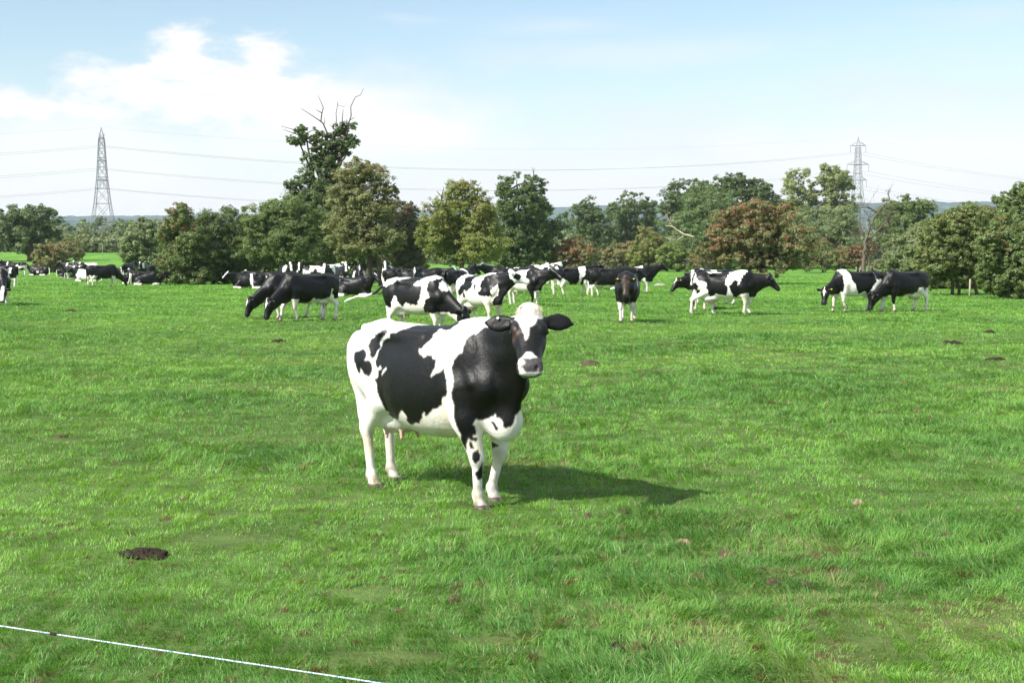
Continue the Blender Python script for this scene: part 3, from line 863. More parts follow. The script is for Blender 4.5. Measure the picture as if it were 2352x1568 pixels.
def build_sky():
    w = D.worlds.new('World'); scene.world = w; w.use_nodes = True
    nt = w.node_tree; nt.nodes.clear()
    out = N(nt, 'ShaderNodeOutputWorld'); bg = N(nt, 'ShaderNodeBackground')
    sky = N(nt, 'ShaderNodeTexSky', sky_type='NISHITA'); sky.sun_disc = False
    sky.sun_elevation = SUN_EL; sky.sun_rotation = math.atan2(SUN_AZ[0], SUN_AZ[1])
    sky.air_density = 1.0; sky.dust_density = .6; sky.ozone_density = 1.6
    bg.inputs[1].default_value = .10
    def M(op, a, b=None, c=None):
        n = N(nt, 'ShaderNodeMath', operation=op)
        for i, v in enumerate((a, b, c)):
            if v is None: continue
            if isinstance(v, (int, float)): n.inputs[i].default_value = v
            else: nt.links.new(v, n.inputs[i])
        return n.outputs[0]
    def step(v, lo, hi, a=0.0, b=1.0):
        n = N(nt, 'ShaderNodeMapRange', interpolation_type='SMOOTHSTEP')
        nt.links.new(v, n.inputs[0])
        for i, q in enumerate((lo, hi, a, b)): n.inputs[i + 1].default_value = q
        return n.outputs[0]
    tc = N(nt, 'ShaderNodeTexCoord'); sp = N(nt, 'ShaderNodeSeparateXYZ'); nt.links.new(tc.outputs['Generated'], sp.inputs[0])
    X, Y, Z = sp.outputs
    def noise(sx, sz, detail, rough, off):
        cb = N(nt, 'ShaderNodeCombineXYZ')
        nt.links.new(M('MULTIPLY_ADD', X, sx, off), cb.inputs[0]); nt.links.new(M('MULTIPLY', Y, sx), cb.inputs[1]); nt.links.new(M('MULTIPLY', Z, sz), cb.inputs[2])
        n = N(nt, 'ShaderNodeTexNoise', i_Scale=1.0, i_Detail=detail, i_Roughness=rough); nt.links.new(cb.outputs[0], n.inputs['Vector'])
        return n.outputs['Fac']
    nA = noise(9, 26, 7, .58, 0); nB = noise(26, 60, 6, .6, 7.3); nC = noise(5, 34, 6, .55, 3.1); nD = noise(40, 95, 5, .6, 1.7)
    # thin veil that whitens towards the horizon
    veil = step(M('SUBTRACT', M('ADD', Z, M('MULTIPLY', M('SUBTRACT', nA, .5), .10)), M('ADD', M('MULTIPLY', M('SUBTRACT', nC, .5), .06), M('MULTIPLY', X, .07))), .140, .050)
    # heaped cloud to the left: a union of rounded heads with a ragged edge
    rag = M('ADD', M('MULTIPLY', M('SUBTRACT', nB, .5), .060), M('MULTIPLY', M('SUBTRACT', nD, .5), .026))
    heap = None
    for px, py, rx, ry in ((420, 150, 85, 62), (330, 205, 130, 60), (620, 160, 75, 62), (520, 220, 190, 75), (130, 250, 210, 36), (650, 230, 130, 70), (430, 110, 36, 32)):
        r = ray(px, py); r = r / np.linalg.norm(r)
        dx = M('DIVIDE', M('SUBTRACT', X, float(r[0])), rx / FPX); dz = M('DIVIDE', M('SUBTRACT', Z, float(r[2])), ry / FPX)
        dd = M('SUBTRACT', 1.0, M('SQRT', M('ADD', M('MULTIPLY', dx, dx), M('MULTIPLY', dz, dz))))
        dd = M('MULTIPLY', dd, min(rx, ry) / FPX)
        heap = dd if heap is None else M('MAXIMUM', heap, dd)
    front = step(Y, 0, .3)
    heapm = M('MULTIPLY', step(M('ADD', heap, rag), -.014, .012), front)
    # high streaks
    wisp = M('MULTIPLY', step(nC, .52, .74), step(Z, .05, .16, 0, .55))
    low = M('MULTIPLY', step(M('ADD', nB, M('MULTIPLY', M('SUBTRACT', nD, .5), .5)), .48, .68), step(Z, .085, .03, 0, .6))
    soft = None
    for px, py, rx, ry, am in ((820, 290, 520, 170, 1.0), (150, 340, 520, 140, .85), (1500, 120, 520, 60, .45), (2150, 340, 700, 140, .75), (1300, 60, 260, 40, .4)):
        r = ray(px, py); r = r / np.linalg.norm(r)
        dx = M('DIVIDE', M('SUBTRACT', X, float(r[0])), rx / FPX); dz = M('DIVIDE', M('SUBTRACT', Z, float(r[2])), ry / FPX)
        q = M('MULTIPLY', M('MULTIPLY', step(M('ADD', M('SQRT', M('ADD', M('MULTIPLY', dx, dx), M('MULTIPLY', dz, dz))), M('MULTIPLY', M('SUBTRACT', nA, .5), 1.6)), 1.15, .15), front), am)
        soft = q if soft is None else M('MAXIMUM', soft, q)
    over = M('MULTIPLY', step(Z, .28, .5), step(nA, .32, .60, .25, .9))        # bright broken cloud added overhead, out of the frame, to raise the fill light
    wisp = M('MAXIMUM', wisp, M('MAXIMUM', soft, over))
    cov = M('MAXIMUM', M('MULTIPLY', veil, .92), M('MAXIMUM', wisp, heapm))
    cloudcol = N(nt, 'ShaderNodeMix', data_type='RGBA')
    cloudcol.inputs[6].default_value = (2.95, 3.2, 3.45, 1); cloudcol.inputs[7].default_value = (5.35, 5.35, 5.35, 1)
    nt.links.new(M('MAXIMUM', M('MULTIPLY', heapm, step(M('ADD', nB, M('MULTIPLY', Z, 2.2)), .45, .75)), M('MAXIMUM', low, M('MAXIMUM', M('MULTIPLY', veil, .25), M('MAXIMUM', M('MULTIPLY', soft, .95), over)))), cloudcol.inputs[0])
    lowc = N(nt, 'ShaderNodeMix', data_type='RGBA'); lowc.inputs[7].default_value = (4.65, 4.82, 5.1, 1); lowc.inputs[6].default_value = (3.95, 4.45, 4.95, 1)
    nt.links.new(step(Z, .11, .04), lowc.inputs[0]); nt.links.new(lowc.outputs[2], cloudcol.inputs[6])
    skc = N(nt, 'ShaderNodeMix', data_type='RGBA', blend_type='MULTIPLY'); skc.inputs[0].default_value = 1; skc.inputs[7].default_value = (.95, .92, .85, 1); nt.links.new(sky.outputs[0], skc.inputs[6])
    mx = N(nt, 'ShaderNodeMix', data_type='RGBA')
    nt.links.new(cov, mx.inputs[0]); nt.links.new(skc.outputs[2], mx.inputs[6]); nt.links.new(cloudcol.outputs[2], mx.inputs[7])
    nt.links.new(mx.outputs[2], bg.inputs[0]); nt.links.new(bg.outputs[0], out.inputs[0])


def build_sun():
    s = D.lights.new('sun', 'SUN'); s.energy = 4.1; s.angle = R(.53); s.color = (1.0, .955, .88)
    o = link(D.objects.new('sun', s))
    h = math.cos(SUN_EL)
    n = math.hypot(*SUN_AZ)
    v = Vector((SUN_AZ[0] / n * h, SUN_AZ[1] / n * h, math.sin(SUN_EL)))
    o.rotation_euler = v.to_track_quat('Z', 'Y').to_euler()


def build_hills():
    rng = np.random.default_rng(5)
    for name, dist, pts, rough in (('far_hills', 2700, [(-400, 500), (60, 497), (300, 495), (700, 490), (1250, 478), (1320, 474), (1500, 470), (1900, 466), (2100, 465), (2300, 463), (2700, 460)], 2.0),
                                   ('wooded_ridge', 1700, [(-400, 512), (100, 507), (350, 503), (800, 500), (1300, 500), (1700, 492), (2000, 482), (2250, 478), (2700, 476)], 2.5)):
        X, Zt = [], []
        px = np.linspace(-1600, 3900, 1500); py = np.interp(px, [p[0] for p in pts], [p[1] for p in pts])
        py = py - rough * (fbm2(px * .05, px * 0, 3, 3) - .5) * 2 - rough * .6 * (noise2(px * .35, px * 0, 8) - .5)
        top = np.array([at(a, b, dist) for a, b in zip(px, py)])
        n = len(px); rows = []
        for k, (dy, f) in enumerate(((-dist * .22, -.02), (-dist * .12, .42), (-dist * .05, .8), (0, 1.0), (dist * .06, .9), (dist * .2, .2))):
            v = top.copy(); v[:, 1] += dy; v[:, 2] = -3 + (top[:, 2] + 3) * f
            if f not in (1.0,): v[:, 2] += (fbm2(v[:, 0] * .02, v[:, 1] * .02 + k, 77, 3) - .5) * 8 * (f > 0)
            rows.append(v)
        V = np.concatenate(rows); nr = len(rows)
        i = np.arange((nr - 1) * (n - 1)); r, c = i // (n - 1), i % (n - 1); a = r * n + c
        o = mesh_obj(name, raw_mesh(name, V, np.stack([a, a + 1, a + n + 1, a + n], 1), MAT['hill']))
        tag(o, kind='structure')


def build_haze():
    m, nt, out = new_mat('air')
    v = N(nt, 'ShaderNodeVolumePrincipled'); v.inputs['Color'].default_value = (.80, .90, 1, 1)
    v.inputs['Density'].default_value = .00011; v.inputs['Anisotropy'].default_value = .1
    nt.links.new(v.outputs[0], out.inputs['Volume'])
    b = Mesher(); b.box((0, 1740, 55), (5200, 3600, 128))
    o = b.build('haze', m, smooth=False)
    tag(o, 'pale summer air thickening towards the far hills', None, None, 'stuff')
# ------------------------------------------------------------------ trees and shrubs
DARK = ((.061, .102, .032), (.146, .217, .070)); MID = ((.090, .140, .040), (.201, .278, .089)); OLIVE = ((.122, .142, .053), (.273, .297, .119))
YELLOW = ((.133, .175, .042), (.318, .358, .093)); PALE = ((.129, .178, .076), (.278, .341, .159)); GREY = ((.102, .142, .064), (.216, .261, .129))
POPLAR = ((.138, .189, .068), (.387, .429, .208))
RED = (.30, .125, .070); BROWN = (.27, .185, .095); RUST = (.34, .185, .095)


def leaves(lobes, n, size, pal, rng, tint=None, per=46, rough=1.0, flat=.0):
    """leaf faces gathered in puffs near the skin of the lobes; lobes: (centre, radii) in metres"""
    wts = np.array([r[0] * r[2] + r[0] * r[1] + r[1] * r[2] for _, r in lobes]) ** .8; wts = wts / wts.sum()
    sub_ = 7
    nb = max(8, n // (per * sub_))
    li = rng.choice(len(lobes), nb, p=wts)
    C = np.array([l[0] for l in lobes])[li]; Rr = np.array([l[1] for l in lobes])[li]
    dv = rng.normal(0, 1, (nb, 3)); dv /= np.linalg.norm(dv, axis=1)[:, None]
    rad = .45 + .50 * rng.random(nb) ** .6
    shoot = (rng.random(nb) < .16) & (dv[:, 2] > -.1); rad = np.where(shoot, rad + .10 + .22 * rng.random(nb), rad)
    bc = C + dv * Rr * rad[:, None]; m = Rr.min(1)
    Rb = np.clip(m * (.24 + .26 * rng.random(nb)) * rough, size * 2, 1.8) * np.where(shoot, .45, 1)       # bough
    bi = np.repeat(np.arange(nb), rng.poisson(sub_, nb) + 2); nc = len(bi)        # sprays on each bough
    sd = rng.normal(0, 1, (nc, 3)) + dv[bi] * .5 + np.array([0, 0, .25]); sd /= np.linalg.norm(sd, axis=1)[:, None]
    cc = bc[bi] + sd * Rb[bi][:, None] * (.35 + .85 * rng.random(nc) ** .7)[:, None] * np.array([1.1, 1.1, .8])
    rc = np.clip(Rb[bi] * (.26 + .26 * rng.random(nc)), size * .9, .8)
    cnt = np.clip(rng.poisson(per * (rc / rc.mean()) ** 1.2), 4, per * 3)
    ci = np.repeat(np.arange(nc), cnt); k = len(ci)
    off = rng.normal(0, 1, (k, 3)); off /= np.linalg.norm(off, axis=1)[:, None]
    off *= (rng.random(k) ** .5)[:, None]
    P = cc[ci] + off * rc[ci][:, None] * np.array([1.15, 1.15, .8])
    ok = P[:, 2] > np.minimum(.12, 0)
    P, ci, off = P[ok], ci[ok], off[ok]; k = len(P)
    nn = off * .7 + sd[ci] * .75 + np.array([-.12, -.15, .42]) + rng.normal(0, .45, (k, 3)); nn /= np.linalg.norm(nn, axis=1)[:, None]
    t1 = np.cross(nn, rng.normal(0, 1, (k, 3))); t1 /= np.linalg.norm(t1, axis=1)[:, None]; t2 = np.cross(nn, t1)
    s = size * (.6 + .8 * rng.random(k))[:, None]
    a, b = t1 * s * .5, t2 * s * .34
    V = np.stack([P - a, P + b - a * .1, P + a, P - b + a * .1], 1).reshape(-1, 3)
    Q = np.arange(k * 4).reshape(-1, 4)
    lo, hi = np.array(pal[0]), np.array(pal[1])
    f = np.clip(.5 * rng.random(nc)[ci] + .5 * rng.random(k), 0, 1)[:, None]
    col = lo + (hi - lo) * f
    if tint is not None:
        am = np.clip(tint(cc[ci], rng.random(nc)[ci], rng.random(k)), 0, 1)
        rgb = np.where((rng.random(k) < .5)[:, None], tint.a, tint.b) * (.55 + .7 * rng.random(k))[:, None]
        col = col * (1 - am[:, None]) + rgb * am[:, None]
    return V, Q, np.repeat(col, 4, 0), cc


class Tint:
    """autumn colour: share of puffs, strengthened towards a direction from a centre"""
    def __init__(s, a, b, share, toward=(0, 0, 1), c=(0, 0, 0), span=1.0, hard=.9): s.a, s.b, s.share, s.t, s.c, s.span, s.hard = np.array(a), np.array(b), share, np.array(toward, float), np.array(c, float), span, hard
    def __call__(s, P, r1, r2):
        g = np.clip(.5 + ((P - s.c) @ s.t) / s.span * .5, 0, 1)
        return np.clip((s.share * (.3 + 1.4 * g) - r1) * 4 + .10, 0, 1) * (r2 < s.hard)


def limb(a, b, rng, n=6, bend=.12):
    a, b = np.asarray(a, float), np.asarray(b, float); L = np.linalg.norm(b - a)
    t = np.linspace(0, 1, n)[:, None]; o = rng.normal(0, bend * L * .5, (n, 3)) * (t * (1 - t) * 2)
    sag = np.array([0, 0, 1]) * (np.sin(t * math.pi) * L * .06)
    return a + (b - a) * t + o + sag


def plant(name, label, cat, group, dist, base_px, lobes, pal, n=9000, size=.2, tint=None, trunk_r=.2, trunks=None, seed=1, bark='bark',
          per=46, deep=1.0, twigs=8, rough=1.0, low=True, extra=None):
    """lobes are (px, py, rx, ry[, depth offset m]) as seen at the given distance; everything is built in metres there"""
    rng = np.random.default_rng(seed)
    b = at(base_px, 600, dist); b[2] = float(terrain(b[0], b[1]))
    k = dist / FPX
    L = []
    for l in lobes:
        px, py, rx, ry = l[:4]; dy = l[4] if len(l) > 4 else rng.normal(0, .25) * rx * k
        c = at(px, py, dist) - b; c[1] += dy
        L.append((c, np.array([rx * k, (rx * .6 + ry * .4) * k * deep, ry * k]) * 1.06))
    root = empty(name, b); tag(root, label, cat, group)
    top = max(c[2] + r[2] for c, r in L); bot = min(c[2] - r[2] for c, r in L)
    V, Q, C, cc = leaves(L, int(n * 3.4), size * .66, pal, rng, tint, int(per * .62), rough)
    me = raw_mesh('crown', V, Q, MAT['leaf']); set_color(me, C); mesh_obj('crown', me, root)
    m = Mesher()
    fork = np.array([0, 0, max(.6, min(top * .32, bot + (top - bot) * .25))])
    for tx in (trunks or [0.0]):
        p = limb((tx, 0, -.1), fork + (tx * .6, 0, 0), rng, 5, .08)
        m.tube(p, np.linspace(trunk_r * 1.25, trunk_r * .85, 5), 8)
    for c, r in L:
        m.tube(limb(fork, c, rng, 6), np.linspace(trunk_r * .6, trunk_r * .14, 6), 5)
        for q in range(3):
            dv = rng.normal(0, 1, 3); dv[2] = abs(dv[2]) * .7; dv /= np.linalg.norm(dv)
            m.tube(limb(c - r * .3 * dv, c + dv * r * .98, rng, 4), np.linspace(trunk_r * .2, .012, 4), 4)
    for q in range(twigs):
        c, r = L[rng.integers(len(L))]; dv = rng.normal(0, 1, 3); dv[2] = abs(dv[2]); dv /= np.linalg.norm(dv)
        m.tube(limb(c + dv * r * .7, c + dv * r * 1.18, rng, 4), np.linspace(.03, .008, 4), 3)
    if extra:
        for pts, r0, r1 in extra:
            P = np.array([at(px, py, dist) - b for px, py in pts]); P[:, 1] += rng.normal(0, .15, len(P))
            m.tube(P, np.linspace(r0, r1, len(P)), 6)
    m.build('trunk', MAT[bark], root)
    return root


def bare_tree(name, label, cat, dist, base_px, strokes, seed=2, mat='dead_wood', twigs=60, tw=1.0, group=None):
    """leafless wood: strokes (points, r0, r1) as seen at the distance, with finer twigs growing from them"""
    rng = np.random.default_rng(seed)
    b = at(base_px, 600, dist); b[2] = float(terrain(b[0], b[1]))
    root = empty(name, b); tag(root, label, cat, group)
    m = Mesher(); t = Mesher()
    S = []
    for pts, r0, r1 in strokes:
        P = np.array([at(px, py, dist) - b for px, py in pts]); P[1:, 1] += np.cumsum(rng.normal(0, .12, len(P) - 1))
        f = np.linspace(0, 1, 3 * len(P)); g = np.linspace(0, 1, len(P))
        P = np.stack([np.interp(f, g, P[:, i]) for i in range(3)], 1); P[1:-1] += rng.normal(0, r0 * .25, (len(P) - 2, 3))
        m.tube(P, np.linspace(r0, r1, len(P)), 7); S.append(P)
    for q in range(twigs):
        P = S[rng.integers(1 if len(S) > 1 else 0, len(S))]; i = rng.integers(len(P) // 3, len(P))
        dv = rng.normal(0, 1, 3) * np.array([1, .8, .6]) + np.array([0, 0, .35]); dv /= np.linalg.norm(dv)
        l = (.4 + .9 * rng.random()) * tw; e = P[i] + dv * l
        Lp = limb(P[i], e, rng, 5, .25); t.tube(Lp, np.linspace(.022, .007, 5) * tw, 4)
        for _ in range(3):
            j = rng.integers(1, 5); d2 = dv + rng.normal(0, .6, 3); t.tube(limb(Lp[j], Lp[j] + d2 * l * .45, rng, 4, .25), np.linspace(.012, .005, 4) * tw, 3)
    if twigs and name == 'fallen_branch':
        m.V += t.V; m.Fq += [tuple(i + m.n for i in f) for f in t.Fq]; twigs = 0
    m.build('trunk', MAT[mat], root)
    if twigs: t.build('twigs', MAT[mat], root)
    return root


GS = 'trees and shrubs around the field'


def build_trees():
    T = lambda *a, **k: plant(*a, **k)
    red_left = lambda cx, cy, d, span: Tint(RED, RUST, .55, (-.8, 0, .6), None, span)
    def tn(a, b, share, toward, px, py, d, base, span, hard=.9):
        bb = at(base, 600, d); bb[2] = float(terrain(bb[0], bb[1])); return Tint(a, b, share, toward, at(px, py, d) - bb, span, hard)
    T('oak_tree', 'dark oak at the far left edge of the field', 'tree', GS, 215, 70, [(72, 505, 40, 36), (28, 520, 38, 36), (112, 515, 26, 34), (10, 545, 40, 36), (70, 552, 60, 32), (-10, 505, 30, 30), (125, 550, 18, 26)], DARK, 9000, .42, trunk_r=.45, seed=11)
    T('hawthorn_bush', 'rounded olive-brown bush on the left with a black cow lying beside it', 'bush', GS, 160, 112, [(112, 592, 32, 30), (95, 580, 18, 16), (130, 600, 28, 24), (105, 612, 36, 18)], OLIVE, 6000, .22, tn(BROWN, STRAW, .4, (0, 0, 1), 112, 590, 160, 112, 2.5), .1, seed=12)
    T('hawthorn_bush', 'smaller brownish bush just behind the rounded olive-brown bush', 'bush', GS, 178, 152, [(150, 572, 26, 22), (168, 585, 22, 22), (140, 590, 25, 22)], OLIVE, 4000, .25, tn(BROWN, STRAW, .35, (0, 0, 1), 150, 572, 178, 152, 2.5), .1, seed=13)
    T('hedge', 'low dark hedge across the far end of the left field, below the pylon', 'hedge', None, 262, 225, [(x, 574, 16, 12) for x in range(120, 345, 17)], DARK, 7000, .4, None, .1, seed=14, twigs=0)
    T('field_tree', 'pale green leafy tree left of the big clump, its foot hidden by cows', 'tree', GS, 140, 335, [(336, 528, 24, 24), (318, 568, 34, 32), (352, 590, 32, 34), (330, 515, 18, 14), (300, 585, 18, 22), (322, 600, 34, 20)], PALE, 9000, .26, None, .15, seed=15)
    T('hawthorn', 'hawthorn with red berries at the left tip of the big clump', 'tree', GS, 98, 410, [(412, 500, 28, 28), (388, 545, 26, 36), (428, 560, 46, 46), (392, 610, 32, 38), (440, 605, 50, 46), (415, 482, 20, 14), (400, 635, 36, 20)], MID, 13000, .17, tn(RED, RUST, .30, (-.6, 0, .8), 405, 535, 98, 410, 2.4), .12, seed=16, twigs=26)
    T('hawthorn', 'dark green hawthorn second in the big clump, right beside the red-berried tip', 'tree', GS, 101, 505, [(478, 520, 40, 36), (535, 515, 44, 38), (500, 580, 52, 48), (552, 590, 46, 40), (470, 600, 40, 40), (520, 625, 50, 24)], DARK, 15000, .17, None, .13, trunks=[-.5, .4, 1.0], seed=17, twigs=30)
    T('hawthorn', 'bushy green hawthorn left of the ivy-covered oak, shading the belted lying cow', 'tree', GS, 99, 635, [(610, 508, 42, 36), (655, 500, 46, 40), (600, 560, 50, 40), (665, 560, 56, 42), (705, 520, 40, 42), (620, 590, 40, 20)], MID, 17000, .17, None, .14, trunks=[-1.2, -.4, .5, 1.4], seed=18, twigs=24)
    ex = [([(752, 330), (752, 307), (743, 284), (735, 278), (713, 263), (692, 250)], .075, .018), ([(737, 279), (737, 263), (743, 248), (738, 236), (729, 218)], .045, .015), ([(740, 260), (725, 252)], .04, .015), ([(747, 285), (746, 272)], .03, .015),
          ([(790, 320), (800, 285), (806, 266), (806, 245), (816, 223), (828, 218), (835, 204)], .055, .014), ([(803, 275), (815, 270)], .03, .015), ([(770, 320), (773, 275), (771, 260), (776, 242), (788, 245), (794, 243)], .035, .012), ([(786, 300), (786, 272), (788, 250)], .05, .015), ([(776, 242), (776, 232)], .03, .01),
          ([(750, 345), (722, 335), (698, 320), (677, 299), (644, 289)], .085, .015), ([(690, 312), (668, 304), (650, 297)], .04, .012), ([(750, 600), (752, 500), (755, 420), (752, 360), (752, 330)], .42, .13), ([(752, 380), (775, 345), (790, 320)], .2, .1)]
    T('oak_tree', 'tall ivy-covered oak with dead antler-like branches sticking out of its top', 'tree', GS, 106, 742, [(700, 445, 40, 38), (672, 420, 16, 14), (735, 400, 32, 34), (745, 470, 62, 56), (772, 322, 34, 26), (800, 300, 26, 20), (772, 300, 24, 16), (703, 309, 32, 19), (683, 320, 20, 13), (733, 324, 26, 22), (742, 362, 34, 22), (765, 345, 32, 24), (803, 335, 20, 20), (715, 362, 22, 16), (790, 318, 26, 20), (700, 500, 50, 50), (760, 560, 60, 40)], DARK, 19000, .20, None, .3, seed=19, twigs=14, extra=ex)
    T('hawthorn', 'olive and rust-brown hawthorn in front of the ivy-covered oak, its two trunks bare below', 'tree', GS, 92, 848, [(815, 395, 38, 32), (850, 415, 42, 36), (795, 455, 40, 46), (850, 470, 52, 44), (805, 530, 50, 46), (880, 555, 50, 36), (835, 560, 60, 30), (880, 490, 26, 30), (895, 430, 18, 12), (790, 585, 26, 20)], OLIVE, 20000, .155, tn(BROWN, RUST, .20, (.4, 0, .9), 850, 440, 92, 848, 2.8), .17, trunks=[0, .8], seed=20, twigs=40)
    T('hawthorn', 'dull purplish-green hawthorn between the rust-brown and the yellow-green ones', 'tree', GS, 112, 925, [(912, 478, 34, 22), (940, 490, 18, 28), (915, 530, 44, 40), (940, 575, 36, 40), (905, 585, 36, 28)], ((.075, .092, .048), (.175, .195, .095)), 9000, .18, tn(BROWN, (.12, .06, .05), .3, (0, 0, 1), 920, 520, 112, 925, 3), .12, seed=21, twigs=26)
    T('hawthorn', 'yellow-green spreading hawthorn with two dead spikes above its left side', 'tree', GS, 104, 1060, [(1052, 455, 34, 34), (1085, 445, 26, 28), (1018, 495, 40, 36), (1092, 495, 44, 40), (1040, 545, 62, 42), (1110, 550, 46, 46), (1000, 540, 34, 46), (1060, 588, 78, 22), (1128, 500, 22, 22)], YELLOW, 20000, .165, tn(RUST, BROWN, .12, (.2, 0, 1), 1060, 520, 104, 1060, 4), .15, seed=22, twigs=50,
      extra=[([(1015, 540), (1016, 490), (1014, 452), (1004, 440)], .10, .03), ([(1014, 455), (1020, 430)], .05, .02), ([(1020, 490), (1026, 465), (1030, 445), (1024, 436)], .06, .02), ([(1030, 446), (1033, 440)], .03, .01)])
    T('oak_tree', 'tall dark oak standing alone right of the yellow-green hawthorn', 'tree', GS, 150, 1212, [(1188, 428, 42, 28), (1158, 448, 22, 24), (1228, 438, 24, 26), (1200, 475, 56, 32), (1160, 505, 36, 34), (1240, 500, 34, 30), (1258, 540, 30, 34), (1205, 545, 56, 44), (1232, 582, 44, 24), (1158, 560, 38, 40), (1180, 590, 44, 20)], DARK, 21000, .26, None, .4, seed=23, twigs=6, extra=[([(1222, 430), (1226, 400), (1223, 384)], .08, .02), ([(1225, 398), (1228, 386)], .04, .015)])
    T('hawthorn_bush', 'small round reddish bush behind the cows right of the dark oak', 'bush', GS, 150, 1322, [(1322, 572, 36, 24), (1298, 590, 26, 22), (1348, 590, 26, 24), (1322, 605, 46, 18)], OLIVE, 8000, .2, tn(RED, RUST, .55, (-.4, 0, .8), 1318, 580, 150, 1322, 2.5), .1, seed=24, twigs=10)
    T('oak_tree', 'left of two dark rounded oaks beyond the field, the lower one', 'tree', GS, 235, 1345, [(1350, 485, 36, 26), (1318, 515, 32, 32), (1372, 515, 40, 36), (1330, 560, 42, 36), (1382, 565, 40, 36), (1340, 590, 45, 25)], DARK, 9000, .36, None, .4, seed=25)
    T('oak_tree', 'right of two dark rounded oaks beyond the field, the taller one', 'tree', GS, 240, 1455, [(1450, 466, 38, 28), (1415, 488, 28, 28), (1490, 490, 24, 34), (1450, 510, 52, 42), (1430, 555, 46, 36), (1480, 555, 40, 36), (1450, 590, 55, 24)], DARK, 10000, .36, None, .4, seed=26)
    T('hawthorn_bush', 'low olive bush on the far side of the field, left of the yellowish one', 'bush', GS, 190, 1420, [(1432, 585, 34, 24), (1402, 592, 26, 20), (1420, 605, 44, 16)], OLIVE, 5000, .26, tn(RUST, BROWN, .35, (0, 0, 1), 1420, 590, 190, 1420, 3), .1, seed=27)
    T('hawthorn_bush', 'yellowish green bush below the taller of the two rounded oaks', 'bush', GS, 186, 1490, [(1488, 555, 28, 34), (1470, 585, 30, 26), (1512, 580, 28, 30), (1490, 602, 44, 18)], YELLOW, 7000, .26, tn(BROWN, STRAW, .35, (0, 0, 1), 1490, 570, 186, 1490, 3), .1, seed=28)
    T('bush', 'bright green bush at the far field edge below the fallen pale branch', 'bush', GS, 180, 1555, [(1545, 585, 28, 26), (1575, 598, 28, 22), (1555, 605, 44, 16)], ((.115, .175, .038), (.265, .335, .085)), 6000, .24, None, .1, seed=29)
    T('oak_tree', 'dark domed oak behind the fallen pale branch', 'tree', GS, 228, 1572, [(1582, 438, 42, 28), (1545, 468, 30, 38), (1612, 440, 26, 26), (1560, 505, 40, 40), (1595, 480, 40, 40)], DARK, 9000, .36, None, .4, seed=30)
    T('oak_tree', 'dark spreading oak rising behind the red-berried hawthorn', 'tree', GS, 222, 1700, [(1692, 428, 36, 26), (1658, 428, 30, 26), (1738, 442, 34, 26), (1700, 470, 66, 36), (1762, 440, 14, 18), (1750, 480, 40, 36)], DARK, 10000, .36, None, .45, seed=31)
    T('willow', 'mid-green willow between the two dark oaks on the right', 'tree', GS, 205, 1625, [(1632, 470, 44, 40), (1600, 525, 46, 50), (1655, 515, 50, 52), (1600, 585, 46, 34), (1650, 580, 50, 40)], ((.085, .135, .045), (.19, .27, .105)), 14000, .3, None, .3, seed=32)
    T('hawthorn', 'broad red-berried hawthorn standing alone in the field on the right', 'tree', GS, 100, 1745, [(1738, 492, 52, 30), (1688, 512, 48, 36), (1790, 502, 46, 34), (1660, 545, 36, 34), (1828, 552, 34, 40), (1725, 550, 80, 44), (1700, 590, 62, 28), (1790, 588, 62, 32), (1628, 588, 32, 24), (1606, 604, 18, 12), (1742, 622, 56, 16)], OLIVE, 25000, .165, tn(RED, RUST, .40, (-.3, 0, .9), 1720, 535, 100, 1745, 3.2), .2, seed=33, twigs=46)
    T('poplar', 'left of two pale airy poplars rising behind the red-berried hawthorn', 'tree', GS, 242, 1832, [(1835, 416, 30, 26), (1818, 448, 22, 34), (1850, 460, 26, 34), (1830, 490, 36, 30)], POPLAR, 6500, .34, None, .3, seed=34, twigs=10)
    T('poplar', 'right of two pale airy poplars, just in front of the distant pylon', 'tree', GS, 242, 1918, [(1905, 408, 26, 26), (1930, 418, 26, 32), (1898, 450, 28, 32), (1948, 450, 20, 32), (1920, 485, 46, 30)], POPLAR, 8000, .34, None, .3, seed=35, twigs=10)
    T('willow', 'grey-green willows under the two poplars', 'tree', GS, 215, 1890, [(1845, 515, 44, 36), (1922, 512, 44, 36), (1885, 555, 70, 42), (1825, 565, 40, 40), (1950, 568, 40, 42)], PALE, 13000, .3, None, .3, seed=36)
    T('bush', 'green bush with rusty patches along the far hedge right of the red-berried hawthorn', 'bush', GS, 172, 1890, [(1872, 575, 42, 34), (1920, 590, 40, 28), (1885, 605, 60, 16)], MID, 8000, .24, tn(RED, BROWN, .35, (0, 0, 1), 1890, 580, 172, 1890, 4), .1, seed=37)
    T('hawthorn_bush', 'dark red bush behind the foot of the dead tree', 'bush', GS, 155, 1968, [(1960, 590, 24, 24), (1990, 575, 22, 20), (1975, 605, 34, 18)], OLIVE, 5000, .2, tn((.16, .04, .03), RED, .6, (0, 0, 1), 1968, 585, 155, 1968, 3), .1, seed=38)
    T('oak_tree', 'rounded dark oak behind the dead tree on the right', 'tree', GS, 190, 2080, [(2080, 478, 40, 26), (2040, 500, 28, 36), (2112, 495, 32, 32), (2072, 530, 52, 42), (2140, 480, 14, 14), (2120, 540, 36, 30)], MID, 11000, .3, None, .4, seed=39)
    T('willow', 'pale grey-green shrub right of the dead tree, behind the black grazing cow', 'bush', GS, 125, 2080, [(2072, 580, 40, 36), (2110, 560, 34, 40), (2060, 620, 44, 30), (2105, 620, 40, 34), (2025, 625, 26, 24)], PALE, 12000, .22, tn(STRAW, BROWN, .2, (0, 0, 1), 2080, 580, 125, 2080, 4), .12, seed=40)
